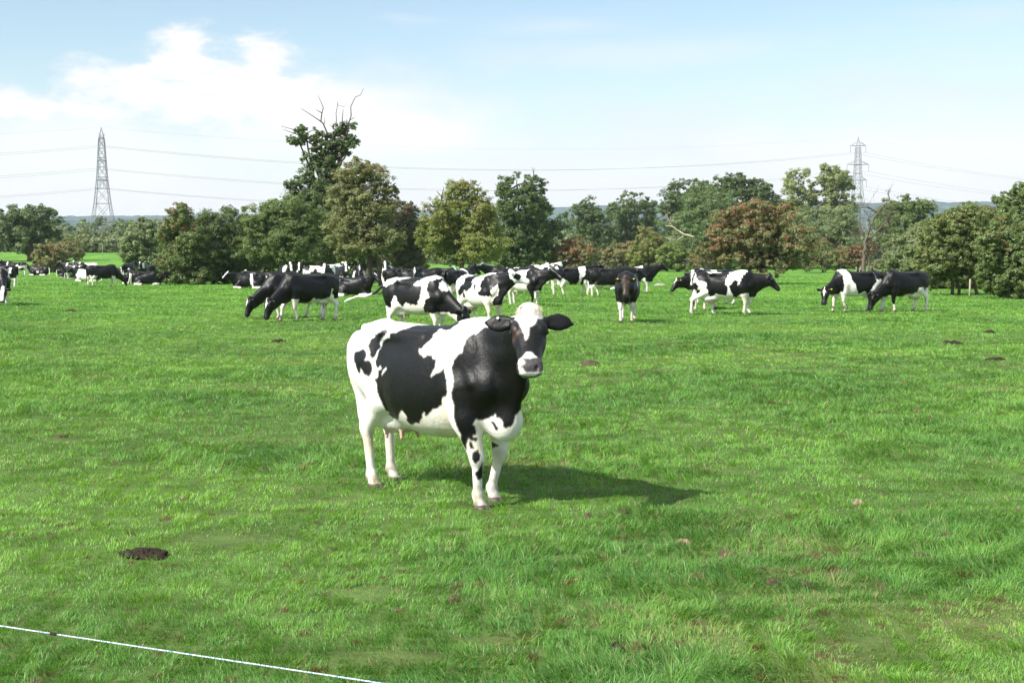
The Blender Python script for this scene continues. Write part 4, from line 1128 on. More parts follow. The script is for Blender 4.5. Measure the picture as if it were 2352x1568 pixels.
    T('hawthorn', 'hawthorn with a forked bare trunk, red berries and olive leaves at the right', 'tree', GS, 70, 2195, [(2158, 540, 42, 44), (2205, 508, 40, 34), (2240, 520, 36, 44), (2178, 590, 52, 40), (2138, 600, 36, 40), (2232, 595, 46, 44), (2210, 632, 30, 22), (2120, 640, 26, 20)], ((.105, .150, .045), (.245, .30, .10)), 22000, .13, tn(RED, BROWN, .10, (-.4, 0, .8), 2180, 560, 70, 2195, 2.2), .07, trunks=[-.15, .2, 1.1], seed=41, twigs=50)
    T('hawthorn', 'dense dark green hawthorn at the right edge with bare soil beneath', 'tree', GS, 64, 2320, [(2312, 560, 44, 48), (2345, 620, 46, 50), (2290, 625, 40, 44), (2325, 660, 52, 24), (2268, 570, 30, 44), (2370, 560, 40, 60), (2385, 650, 40, 34)], MID, 20000, .13, tn(BROWN, RUST, .16, (0, 0, 1), 2310, 570, 64, 2320, 3), .14, trunks=[0, .5], seed=42, twigs=24)
    T('oak_tree', 'oak crown showing above the right edge hawthorn', 'tree', GS, 118, 2320, [(2325, 462, 36, 26), (2292, 482, 26, 20), (2350, 444, 26, 22), (2310, 520, 56, 42), (2375, 480, 40, 40)], MID, 11000, .22, None, .3, seed=43)
    T('hawthorn_bush', 'rusty brown bush between the pale shrub and the right hawthorns', 'bush', GS, 95, 2235, [(2225, 495, 26, 26), (2262, 500, 26, 24), (2190, 520, 26, 30), (2235, 560, 50, 40)], OLIVE, 9000, .18, tn(RUST, BROWN, .2, (0, 0, 1), 2230, 510, 95, 2235, 3), .1, seed=44, twigs=20)
    T('hedge', 'tall green hedge closing the far right side of the field', 'hedge', None, 212, 1620, [(x, 592 + (x * 7 % 11), 26, 24) for x in range(1270, 2010, 24)], ((.075, .118, .036), (.17, .235, .078)), 22000, .32, Tint(BROWN, STRAW, .04), .12, seed=45, twigs=20)
    T('bush', 'leafy green bush under the low boughs of the tall dark oak', 'bush', GS, 172, 1160, [(1150, 588, 30, 20), (1185, 598, 30, 16), (1250, 600, 34, 16)], YELLOW, 6000, .24, None, .1, seed=46)
    T('thicket', 'dark thicket in the shade behind the left half of the big clump', 'thicket', GS, 116, 590, [(x, y, 36, 34) for x, y in ((480, 600), (520, 560), (560, 610), (600, 590), (650, 560), (640, 615), (690, 600))], DARK, 9000, .24, None, .12, seed=47, twigs=0)
    T('thicket', 'dark thicket behind the ivy-covered oak and the rust-brown hawthorn', 'thicket', GS, 120, 820, [(x, y, 36, 34) for x, y in ((730, 605), (770, 560), (790, 610), (830, 590), (860, 610), (900, 600), (945, 610), (720, 550))], DARK, 9000, .24, None, .12, seed=48, twigs=0)
    T('bush', 'low dense green bushes filling in behind the forked hawthorn trunk', 'bush', GS, 84, 2190, [(x, 632 + (x * 5 % 9), 34, 34) for x in range(2060, 2340, 36)] + [(2120, 600, 36, 36), (2200, 600, 40, 36), (2270, 605, 40, 36)], MID, 16000, .19, Tint(BROWN, STRAW, .06), .1, seed=54, twigs=10)
    bare_tree('dead_tree', 'grey dead tree with bare twisted branches on the right', 'tree', 118, 1985,
              [([(1982, 640), (1985, 590), (1985, 565), (1992, 540)], .17, .11), ([(1992, 540), (2003, 510), (2014, 490), (2030, 470), (2042, 458), (2038, 445), (2043, 432)], .11, .025), ([(2014, 490), (2000, 480), (1985, 476), (1965, 476)], .10, .03),
               ([(1990, 555), (2012, 535), (2030, 515), (2048, 505)], .10, .03), ([(1988, 565), (2015, 550), (2035, 528), (2055, 530)], .10, .02), ([(1985, 545), (1975, 520), (1978, 490)], .07, .02), ([(2030, 515), (2045, 490)], .05, .015), ([(1985, 560), (1970, 545), (1955, 535)], .06, .02),
               ([(1992, 638), (1996, 600), (1994, 560)], .09, .05), ([(1998, 520), (1996, 500), (1990, 488)], .06, .02), ([(1996, 575), (2020, 575), (2035, 580)], .05, .015)], seed=51, twigs=110, tw=.95)
    bare_tree('fallen_branch', 'pale broken branch slanting out of the trees in the middle right', 'branch', 178, 1590,
              [([(1595, 545), (1575, 540), (1555, 528), (1545, 520), (1528, 518)], .16, .05), ([(1572, 540), (1555, 552), (1535, 548)], .06, .03), ([(1545, 520), (1540, 512), (1534, 505)], .05, .02)], seed=52, mat='pale_wood', twigs=14, tw=1.2)
    bare_tree('bare_shrub', 'antler-like bare shrub behind the cow with the white blaze', 'shrub', 92, 1600,
              [([(1602, 640), (1598, 622), (1604, 612), (1612, 606)], .05, .02), ([(1606, 640), (1614, 628), (1622, 618)], .05, .02), ([(1600, 625), (1588, 612), (1576, 606)], .035, .012), ([(1618, 640), (1624, 628), (1628, 616)], .03, .012), ([(1612, 606), (1600, 600), (1580, 598)], .02, .01)], seed=53, mat='dead_wood', twigs=24, tw=.55)


def build_far_woods():
    rng = np.random.default_rng(66); Vs, Cs, Qs, n = [], [], [], 0
    rows = [(310, 44, 7), (350, 52, 8.5), (400, 57, 10), (460, 60, 11), (540, 65, 12), (640, 70, 13), (780, 78, 15), (950, 86, 17)]
    for d, cnt, h in rows:
        for i in range(cnt):
            x = (i + rng.random()) / cnt * 2 - 1; x *= d * .56; y = d * (1 + rng.normal(0, .04))
            hh = h * .84 * (.8 + .3 * rng.random()) * (.8 if x < 0 and d < 420 else 1); g = float(terrain(x, y)) ; w = hh * (.45 + .25 * rng.random())
            lobes = [(np.array([0, 0, hh * .62]), np.array([w, w, hh * .38])), (np.array([w * .6, 0, hh * .45]), np.array([w * .7, w * .7, hh * .38])), (np.array([-w * .6, 0, hh * .45]), np.array([w * .7, w * .7, hh * .4])), (np.array([0, -w * .3, hh * .25]), np.array([w, w, hh * .26]))]
            pal = [DARK, MID, MID, OLIVE, PALE, GREY][rng.integers(6)]
            V, Q, C, _ = leaves(lobes, 520, .75 * (d / 400) ** .8, pal, rng, None, 14)
            Vs.append(V + np.array([x, y, g])); Cs.append(C); Qs.append(Q + n); n += len(V)
    me = raw_mesh('distant_woods', np.concatenate(Vs), np.concatenate(Qs), MAT['leaf']); set_color(me, np.concatenate(Cs))
    o = mesh_obj('distant_woods', me); tag(o, 'hazy woodland filling the valley behind the field', None, None, 'stuff')
# ------------------------------------------------------------------ the herd
GN, GMID, GFAR, GLIE = 'cow in the foreground', 'cows in the middle of the field', 'cows crowding by the trees', 'cows lying in the grass'


def stand(poll=(1.30, 0, 1.52), nose=(.85, 0, -.55), hoofs=((.05, 0), (-.06, 0), (.08, 0), (-.12, 0)), **k): return Pose(poll, nose, 0, hoofs, **k)
def graze(poll=(1.34, 0, .62), nose=(.30, 0, -1), hoofs=((.12, 0), (-.10, 0), (.10, 0), (-.14, 0)), **k): return Pose(poll, nose, 0, hoofs, **k)
def lying(poll=(1.22, 0, 1.02), nose=(.85, 0, -.45), side=1, roll=.14, **k): return Pose(poll, nose, 0, lie=dict(roll=roll, side=side, dz=.47), **k)


def build_cow_poll_hair(root):
    """cream forelock on the poll of the near cow"""
    po = HERO_POSE; HM = head_frame(po.nose, po.roll); rng = np.random.default_rng(9)
    H = lambda s, l, h: po.poll + HM @ np.array([s, l, h])
    V, Q = [], []
    for i in range(900):
        a = rng.random() * 2 * math.pi; r = rng.random() ** .6
        s0, l0 = -.02 + math.cos(a) * r * .075, math.sin(a) * r * .085
        h0 = .072 + .040 * (1 - r * r)
        d = np.array([.25 + .5 * rng.random() + s0 * 3, l0 * 7 + rng.normal(0, .35), .55 + rng.normal(0, .25)]); d /= np.linalg.norm(d)
        L = .010 + .016 * rng.random(); p0 = np.array([s0, l0, h0 - .012]); p1 = p0 + d * L; d2 = d + np.array([.8, rng.normal(0, .5), -.7]); d2 /= np.linalg.norm(d2); p2 = p1 + d2 * L * .8
        w = np.cross(d, rng.normal(0, 1, 3)); w /= np.linalg.norm(w); w *= .0016
        k = len(V)
        V += [H(*(p0 - w)), H(*(p0 + w)), H(*(p1 + w * .8)), H(*(p1 - w * .8)), H(*(p2 + w * .2)), H(*(p2 - w * .2))]
        Q += [(k, k + 1, k + 2, k + 3), (k + 3, k + 2, k + 4, k + 5)]
    mesh_obj('forelock', raw_mesh('forelock', np.array(V), np.array(Q), MAT['hair']), root)


def put(label, px, dist, heading, po, ct, group=GFAR, res=None, **k):
    p = at(px, 650, dist); z = float(terrain(p[0], p[1]))
    if res is None: res = .019 if dist < 62 else (.026 if dist < 90 else .034)
    return make_cow(label, group, (p[0], p[1], z), R(heading), po, ct, res, dist < 30, eyes=dist < 52, **k)


def build_herd():
    root = make_cow('large white cow with black patches standing in the foreground, facing the camera', None, HERO_O + np.array([0, 0, float(terrain(HERO_O[0], HERO_O[1]))]), HERO_H, HERO_POSE, HERO_COAT, .0085, True, tags=((-1, 'white'),))
    build_cow_poll_hair(root)
    C = Coat
    # --- middle distance
    p17 = [('a', 'w', [(.30, .55), (.42, .75), (.5, .6), (.42, .5)])]
    put('black cow with a white forehead star grazing, left one of the grazing black pair', 670, 44.0, -150, graze(hoofs=((.1, 0), (-.1, 0), (.25, 0), (-.12, 0))), C(polys=p17, legs='w', legz=.62, belly=False, face='star', seed=11, tail='b'), GMID)
    put('black cow with white belly and hind legs grazing in front of its black neighbour', 706, 41.8, -139, graze(poll=(1.32, .05, .62), hoofs=((.22, 0), (-.12, 0), (.12, 0), (-.1, 0))), C(polys=[('a', 'w', [(-.75, .4), (-.75, .75), (-.66, .95), (-.6, .75), (-.4, .62), (.0, .68), (.1, .4)])], legs='w', legz=.66, belly=False, face='star', seed=12, tail='b'), GMID)
    q34 = [('a', 'b', [(-1.2, 1.5), (-.2, 1.5), (.32, 1.5), (.2, 1.34), (.08, 1.26), (.34, 1.20), (.35, 1.0), (.22, .75), (.1, .80), (-.08, .85), (-.25, .72), (-.39, .86), (-.5, .99), (-.62, .84), (-.76, .68), (-1.1, .8)]),
           ('a', 'w', [(-.97, 1.22), (-.86, 1.18), (-.6, 1.30), (-.42, 1.36), (-.2, 1.42), (-.2, 1.6), (-.9, 1.6), (-1.02, 1.3)]),
           ('a', 'b', [(.36, .42), (.38, .72), (.46, .86), (.60, .98), (.47, 1.14), (.53, 1.34), (.78, 1.40), (.80, 1.15), (1.3, 1.0), (1.3, .3), (.8, .4)]), ('a', 'w', [(.74, 1.16), (.76, 1.42), (1.0, 1.35), (1.02, 1.08)]), ('a', 'w', [(.45, .44), (.55, .60), (.75, .60), (.8, .4)])]
    put('white-patched black cow behind the foreground cow, head down, tail flung out to the left', 962, 33.5, -38, graze(poll=(1.36, 0, .66), arch=.035, hoofs=((.05, 0), (-.1, 0), (.05, 0), (.16, 0)),
        tail=[(-1.0, 0, 1.30), (-1.10, -.08, 1.2), (-1.24, -.20, 1.04), (-1.42, -.34, .95), (-1.58, -.46, .95), (-1.74, -.58, .87)]), C(base='w', polys=q34, neck='', legs='w', legz=.5, belly=True, face='black', seed=13, tail='', custom=lambda V, w, G, hp, jx, jz: np.where(G('tail', 'switch'), V[:, 0] < -1.28, w)), GMID)
    q35 = [('a', 'b', [(-.38, 1.31), (-.1, 1.5), (.22, 1.5), (.0, 1.28), (-.1, 1.19), (.06, 1.23), (.03, 1.07), (-.22, .93), (-.38, .99), (-.6, .83), (-.75, .80), (-.78, .9), (-.6, 1.07)]), ('a', 'b', [(-.46, .92), (-.39, .92), (-.36, .82), (-.44, .78)]),
           ('a', 'b', [(.13, 1.14), (.2, 1.16), (.22, 1.0), (.16, .94)]), ('a', 'b', [(.55, 1.38), (.86, 1.46), (.90, 1.2), (.84, 1.1), (.78, .85), (.6, .82), (.34, .88), (.3, .96), (.46, 1.02), (.37, 1.12)])]
    put('mostly white cow with small black patches standing right behind the foreground cow, looking right', 1106, 38.5, -56, stand((1.20, .16, 1.44), (.52, .78, -.40), ((.02, 0), (-.05, 0), (-.1, 0), (.2, 0)), udder=1.15), C(base='w', polys=q35, neck='', legs='w', face='patch', seed=14), GMID, tags=((-1, 'yellow'),))
    q36 = [('a', 'b', [(-1.1, 1.5), (-.1, 1.5), (-.3, 1.15), (-.6, 1.05), (-.8, 1.2), (-1.1, 1.0)]), ('a', 'b', [(.36, 1.5), (1.3, 1.6), (1.3, .8), (.9, .62), (.62, .60), (.46, .95)])]
    put('white-bodied cow with a black neck and white blaze, right of the mostly white cow', 1206, 54.5, -52, stand((1.24, .2, 1.36), (.6, .65, -.6)), C(base='w', polys=q36, neck='b', legs='', legcols={0: ('b', .8), 1: ('w', .6), 2: ('w', .9), 3: ('w', .9)}, face='blaze', seed=15), GMID)
    put('black cow with a brownish face standing alone, walking straight at the camera', 1441, 40.8, -97, stand((1.20, 0, 1.24), (.48, .04, -.9), ((.1, 0), (-.08, 0), (.0, 0), (-.2, 0)), width=1.1), C(polys=[('l', 'w', [(.30, .55), (.40, 1.25), (.46, 1.25), (.46, .55)])], legs='w', legz=.56, belly=False, face='black', brown=.42, seed=16), GMID, tags=((-1, 'yellow'), (1, 'yellow')))
    q48 = [('a', 'b', [(-.98, 1.32), (-.86, 1.5), (-.5, 1.5), (.14, 1.5), (.10, 1.36), (.0, 1.16), (-.03, 1.05), (.09, .9), (0, .65), (-.3, .70), (-.4, .6), (-.56, .67), (-.62, 1.05), (-.87, 1.12)]), ('a', 'w', [(-.58, 1.36), (-.15, 1.36), (-.15, 1.6), (-.55, 1.6)]),
           ('a', 'b', [(.10, .92), (.25, 1.10), (.34, 1.14), (.38, .98), (.55, 1.28), (.72, 1.5), (1.3, 1.5), (1.3, .5), (.86, .5), (.78, .70), (.6, .72), (.38, .66), (.30, .46), (.2, .75)]), ('a', 'b', [(-1.1, 1.0), (-.95, 1.05), (-.84, .9), (-.9, .78), (-1.1, .8)])]
    put('black and white cow striding to the right with a full white udder', 1668, 45.5, -11, stand((1.34, -.04, 1.24), (.66, -.08, -.76), ((-.02, 0), (.12, .07), (-.32, 0), (.36, 0)), belly=.02, udder=1.25), C(base='w', polys=q48, neck='b', legs='w', legz=.66, face='black', seed=17, tail='b'), GMID)
    put('cow with a white blaze looking out from behind the striding cow', 1618, 50.5, -112, stand((1.22, -.1, 1.32), (.55, .1, -.8)), C(polys=[('a', 'w', [(-.1, 1.5), (.15, 1.5), (.2, .5), (-.2, .5)])], face='blaze', seed=18), GMID)
    put('black cow with white back stripes, head low at the left, behind the white-blazed cow', 1632, 56.5, 184, stand((1.32, .1, .98), (.6, .25, -.8)), C(polys=[('a', 'w', [(.30, 1.5), (.42, 1.5), (.55, 1.0), (.42, 1.0)]), ('a', 'w', [(-.2, 1.5), (.05, 1.5), (.05, 1.3), (-.2, 1.3)])], face='star', seed=19), GMID, tags=((1, 'yellow'),))
    q49 = [('a', 'b', [(.42, 1.5), (-.6, 1.5), (-.62, 1.0), (-.45, .78), (-.38, .62), (-.16, .72), (.01, .62), (.15, .78), (.3, 1.1)]), ('a', 'b', [(-.6, 1.5), (-1.2, 1.5), (-1.2, .7), (-.9, .62), (-.88, 1.1), (-.62, 1.13)]), ('a', 'b', [(.66, 1.34), (.85, 1.6), (1.5, 1.6), (1.5, .3), (.8, .5), (.62, .68), (.62, 1.0)])]
    put('cow with a white shoulder band, head hanging low, left of the right-hand pair', 1965, 48.2, -162, stand((1.28, .22, .80), (.26, .22, -1), ((.16, 0), (-.12, 0), (.2, 0), (-.16, 0))), C(base='w', polys=q49, neck='b', legs='w', legz=.7, face='star', seed=20, tail='b'), GMID, tags=((1, 'yellow'),))
    put('black cow with white hind legs grazing, rightmost cow in the field', 2074, 48.6, -153, graze((1.32, 0, .60), udder=1.12), C(polys=[('a', 'w', [(-.85, .4), (-.84, .66), (-.6, .82), (-.5, .72), (-.3, .62), (.1, .60), (.2, .4)])], legs='', legcols={0: ('w', .62), 1: ('w', .27), 2: ('w', .55), 3: ('w', .84)}, face='black', seed=21, tail='b', belly=False), GMID)
    put('black cow with a white saddle band, left of the three-cow group at middle right', 1316, 68.5, 14, stand(hoofs=((.1, 0), (-.1, 0), (.28, 0), (-.12, 0))), C(polys=[('a', 'w', [(.24, 1.5), (.6, 1.5), (.55, 1.1), (.35, .9), (.3, .5), (.1, .5), (.22, .9)]), ('a', 'w', [(-.9, .4), (-.95, .9), (-.78, 1.02), (-.6, .88), (-.4, .78), (-.2, .62), (-.2, .4)]), ('a', 'w', [(-.9, 1.34), (-.75, 1.34), (-.75, 1.5), (-.9, 1.5)])], legs='w', legz=.8, seed=22, face='black', tail='w'), GMID)
    put('plain black cow with white lower hind legs walking right, middle of the three-cow group', 1402, 66.5, 6, stand((1.28, 0, 1.30), (.85, 0, -.6), ((.1, 0), (-.14, 0), (-.1, 0), (.26, 0))), C(legs='w', legz=.62, face='black', seed=23, tail='w'), GMID)
    put('black cow with a white saddle mark and raised head, right of the three-cow group', 1458, 75, -6, stand((1.34, 0, 1.52), (.82, .1, -.62)), C(polys=[('a', 'w', [(-.12, 1.5), (.42, 1.5), (.40, 1.32), (.02, 1.34)]), ('a', 'w', [(.2, .5), (.5, .85), (.62, 1.0), (.55, .6)])], legs='w', face='star', seed=24, tail='b'), GMID)
    put('white cow lying beyond the legs of the three-cow group', 1385, 84, 0, lying(), C(base='w', random=.45, face='wide', neck='', seed=25), GLIE)
    # --- behind the foreground cow
    put('black cow whose head pokes out right of the white-blazed black-necked cow', 1196, 62, 0, stand((1.32, -.05, 1.22), (.92, 0, -.42)), C(legs='w', face='black', seed=26))
    put('long-backed black cow seen behind the mostly white cow, facing left', 1166, 74, 180, stand(poll=(1.3, .1, 1.5)), C(face='blaze', random=.12, seed=27))
    put('white cow speckled with black beyond the black-necked cow', 1240, 97, -30, stand(poll=(1.3, 0, 1.2)), C(base='w', random=.6, face='patch', neck='', seed=28))
    put('tiny far-off white and black cow left of the three-cow group', 1272, 135, 15, stand(), C(base='w', random=.5, face='blaze', neck='', seed=29))
    put('black cow seen from behind with a pale udder, left of the mostly white cow', 1052, 56.5, 62, stand(hoofs=((.05, 0), (-.06, 0), (.06, 0), (-.1, 0)), belly=.02, udder=1.2), C(polys=[('a', 'w', [(-.9, .4), (-.92, .8), (-.78, .86), (-.6, .78), (-.2, .6), (-.2, .4)]), ('a', 'w', [(.1, 1.5), (.3, 1.5), (.5, 1.05), (.4, 1.0)])], legs='w', legz=.68, face='star', seed=30, tail='b'))
    put('black cow with a white flank streak and blaze, just above the tail-flinging cow', 975, 62.5, -4, stand((1.28, -.12, 1.40), (.7, -.4, -.65)), C(polys=[('a', 'w', [(.35, .5), (.48, .9), (.44, 1.15), (.56, 1.15), (.6, .8), (.62, .5)])], legs='w', face='blaze', seed=31))
    put('white-legged black cow facing right, leftmost of those above the tail-flinging cow', 938, 65.5, 8, stand((1.26, 0, 1.30)), C(legs='w', legz=.78, polys=[('a', 'w', [(-.95, .4), (-.95, .7), (-.6, .84), (-.5, .5)])], face='star', seed=32))
    put('black cow facing the camera, head with white star above the tail-flinging cow', 955, 60.5, -88, stand((1.22, 0, 1.40), (.5, 0, -.85)), C(legs='w', face='star', seed=33))
    put('black and white cow looking out of the shade right of the bare hawthorn trunks', 894, 77, -96, stand((1.22, 0, 1.56), (.6, .2, -.8)), C(random=.2, face='blaze', seed=34))
    put('patchy cow lying far back right of the bare hawthorn trunks', 882, 108, 4, lying(), C(random=.42, face='blaze', seed=35), GLIE)
    # --- under the hawthorns
    put('sunlit black lying cow, head raised to the right, below the bare hawthorn trunks', 812, 69, -22, lying((1.16, -.12, 1.08), (.75, -.25, -.55), side=-1), C(face='star', seed=36, legs='w', belly=False), GLIE)
    put('black cow with a white muzzle lying behind the sunlit lying cow, facing left', 806, 77, 170, lying((1.22, .1, .92), (.8, .2, -.5)), C(face='star', seed=37, belly=False, custom=lambda V, w, G, hp, jx, jz: np.where(G('head') & (hp[:, 0] > .36), True, w)), GLIE)
    put('black cow with a white shoulder streak facing the camera beside the bare hawthorn trunk', 824, 73, -82, stand((1.22, 0, 1.40), (.5, 0, -.85)), C(polys=[('a', 'w', [(.5, .5), (.55, 1.2), (.75, 1.2), (.7, .5)])], face='star', seed=38))
    put('dark cow with a tall white forehead mark facing the camera, behind the lying pair', 787, 76, -76, stand((1.22, 0, 1.55), (.55, 0, -.8)), C(polys=[('a', 'w', [(.6, .5), (.7, .9), (.9, .9), (.85, .5)])], face='blaze', seed=39))
    put('cow with a broad white face in the shade, second from the white-blazed dark cow', 761, 81, -100, stand((1.22, 0, 1.42), (.5, 0, -.8)), C(face='wide', seed=40, random=.12))
    put('white-flanked cow in the shade behind the rump of the grazing black pair', 738, 86, 5, stand(), C(base='w', random=.7, face='patch', neck='w', seed=41))
    put('cow in deep shade under the bushy green hawthorn with a narrow white blaze', 690, 95, -85, stand((1.22, 0, 1.45), (.5, 0, -.85)), C(face='blaze', seed=42, random=.15))
    put('white-shouldered cow with a white face above the grazing black pair', 657, 85, -70, stand((1.24, 0, 1.50), (.5, .1, -.8)), C(polys=[('a', 'w', [(.25, 1.6), (.9, 1.6), (.8, 1.05), (.5, 1.0)])], face='wide', neck='', seed=43))
    put('white-belted black cow lying at the shade edge, left of the grazing black pair', 572, 86, 184, lying((1.22, .18, .95), (.6, .6, -.6)), C(polys=[('a', 'w', [(-.34, .4), (-.22, 1.5), (-.05, 1.5), (-.18, .4)])], face='blaze', seed=44), GLIE)
    put('shaded cow half hidden behind the belted lying cow', 606, 93, 175, lying((1.2, 0, .98)), C(random=.2, face='wide', seed=45), GLIE)
    # --- far left
    put('black cow with a white shoulder patch grazing, cut off by the left edge', 2, 56.5, -66, graze((1.30, 0, .64), (.35, -.2, -1)), C(polys=[('a', 'w', [(.2, 1.5), (.55, 1.5), (.75, 1.1), (.5, 1.0)])], face='wide', legs='w', seed=46), GMID)
    put('white-rumped cow at the left edge behind the cut-off grazing cow', 2, 86, 178, stand(), C(base='w', random=.55, face='patch', seed=47))
    put('dark cow with its head low behind the white-rumped cow at the left edge', -14, 96, 0, graze((1.3, 0, .8)), C(face='black', seed=48))
    put('small spotted cow far back at the left edge, standing in the sun', 36, 138, 184, stand(), C(random=.35, face='star', seed=49))
    put('black cow lying beside the rounded olive-brown bush on the left', 90, 143, 178, lying((1.15, 0, 1.05)), C(face='black', seed=50, belly=False, polys=[('a', 'w', [(-.1, .75), (.12, .75), (.12, .95), (-.1, .95)])]), GLIE)
    put('black cow with white spots standing broadside, left end of the far left bunch', 172, 119, 172, stand((1.28, 0, 1.50)), C(polys=[('a', 'w', [(.5, 1.5), (.68, 1.5), (.66, 1.2), (.52, 1.2)]), ('a', 'w', [(-.15, 1.2), (.0, 1.2), (0, 1.05), (-.15, 1.05)]), ('a', 'w', [(-.6, 1.25), (-.5, 1.25), (-.5, 1.1), (-.6, 1.1)])], legs='w', face='blaze', seed=51))
    put('white-rumped cow standing behind the far left bunch', 200, 128, 165, stand(), C(base='w', random=.6, seed=52, face='patch'))
    put('black cow lying in front of the white-spotted broadside cow', 158, 129, 0, lying(), C(face='star', seed=53), GLIE)
    put('dark cow lying in the middle of the far left bunch', 180, 124, 20, lying((1.15, -.1, 1.0)), C(face='blaze', random=.1, seed=54), GLIE)
    put('mostly white cow lying on the left, the brightest of the lying cows', 202, 111, 180, lying(), C(base='w', polys=[('a', 'b', [(-1.2, .4), (-1.2, 1.1), (-.75, 1.15), (-.6, .6), (-.3, .75), (-.2, .4)])], face='black', neck='b', seed=55, belly=False), GLIE)
    put('black cow grazing with its rump to the camera, nearest of the far left bunch', 238, 91, 26, graze((1.30, -.05, .62)), C(legs='w', legz=.7, polys=[('a', 'w', [(-.9, .4), (-.92, .75), (-.6, .75), (-.4, .4)])], face='black', seed=56, tail='b', belly=False))
    put('black cow with a white shoulder lying right of the nearest far left grazer', 270, 134, 178, lying(), C(random=.22, face='wide', seed=57), GLIE)
    put('black cow seen from behind, standing before the pale green tree on the left', 296, 119, 82, stand(), C(legs='w', face='black', seed=58))
    put('cow lying with its back to the camera, left of the big lying black cow', 300, 101, 105, lying((1.1, .1, 1.0)), C(face='wide', seed=59, belly=False), GLIE)
    put('big plain black cow lying broadside against the left tip of the big clump', 338, 97.5, 2, lying((1.2, 0, .88), (.8, 0, -.6), side=-1), C(face='black', seed=60, belly=False), GLIE)
    put('black cow with a white neck patch standing under the pale green tree', 330, 121, -88, stand((1.22, 0, 1.52), (.6, 0, -.8)), C(polys=[('a', 'w', [(.6, 1.5), (.95, 1.5), (.9, 1.0), (.7, 1.0)])], face='star', neck='', seed=61))
    put('black cow with a pinkish udder standing rear-on against the big clump', 352, 116, 98, stand(belly=.02), C(legs='w', legz=.7, face='black', seed=62, polys=[('a', 'w', [(-.9, .4), (-.9, .72), (-.5, .75), (-.3, .4)])]))
# ------------------------------------------------------------------ pylons, cables, rope, dung, mole hill, posts
def pylon(label, base, H, W, yaw, arms, name='pylon'):
    """lattice tower; arms: (height, half span) pairs"""
    root = empty(name, base, yaw); tag(root, label, 'pylon', 'pylons in the valley')
    hs = np.array([0, .16, .34, .47, .57, .66, .74, .82, .90]) * H
    ws = np.interp(hs / H, [0, .34, .57, .90], [W, W * .56, W * .36, W * .20]) / 2
    m = Mesher(); t = .16
    for i in range(len(hs)):
        c = [np.array([sx * ws[i], sy * ws[i], hs[i]]) for sx, sy in ((-1, -1), (1, -1), (1, 1), (-1, 1))]
        if i:
            for k in range(4):
                m.bar(p[k], c[k], t); m.bar(p[k], c[(k + 1) % 4], t * .6); m.bar(p[(k + 1) % 4], c[k], t * .6)
                m.bar(c[k], c[(k + 1) % 4], t * .6)
        p = c
    for k in range(4): m.bar(p[k], (0, 0, H), t * .7)
    m.build('tower', MAT['steel'], root, False)
    for h, s in arms:
        a = Mesher(); w = float(np.interp(h, hs, ws))
        for e in (-1, 1):
            tip = np.array([e * s, 0, h])
            for sy in (-1, 1):
                a.bar((e * w, sy * w, h), tip, .13); a.bar((e * w, sy * w, h + 1.9), tip, .10)
            a.bar((e * (w + s) / 2, 0, h), (e * (w + s) / 2 * .98, 0, h + .9), .08)
        a.bar((-w, -w, h), (w, -w, h), .13); a.bar((-w, w, h), (w, w, h), .13)
        a.build('crossarm', MAT['steel'], root, False)
        for e in (-1, 1):
            i_ = Mesher()
            for q in (-.32, .32):
                pts = [(e * s + q * .4, q, h - .1 - 3.4 * f) for f in np.linspace(0, 1, 12)]
                i_.tube(pts, [.05 + .09 * (k % 2) for k in range(12)], 6)
            i_.bar((e * s - .15, -.45, h - 3.55), (e * s + .15, .45, h - 3.55), .07)
            i_.build('insulator', MAT['steel'], root, False)
    return root


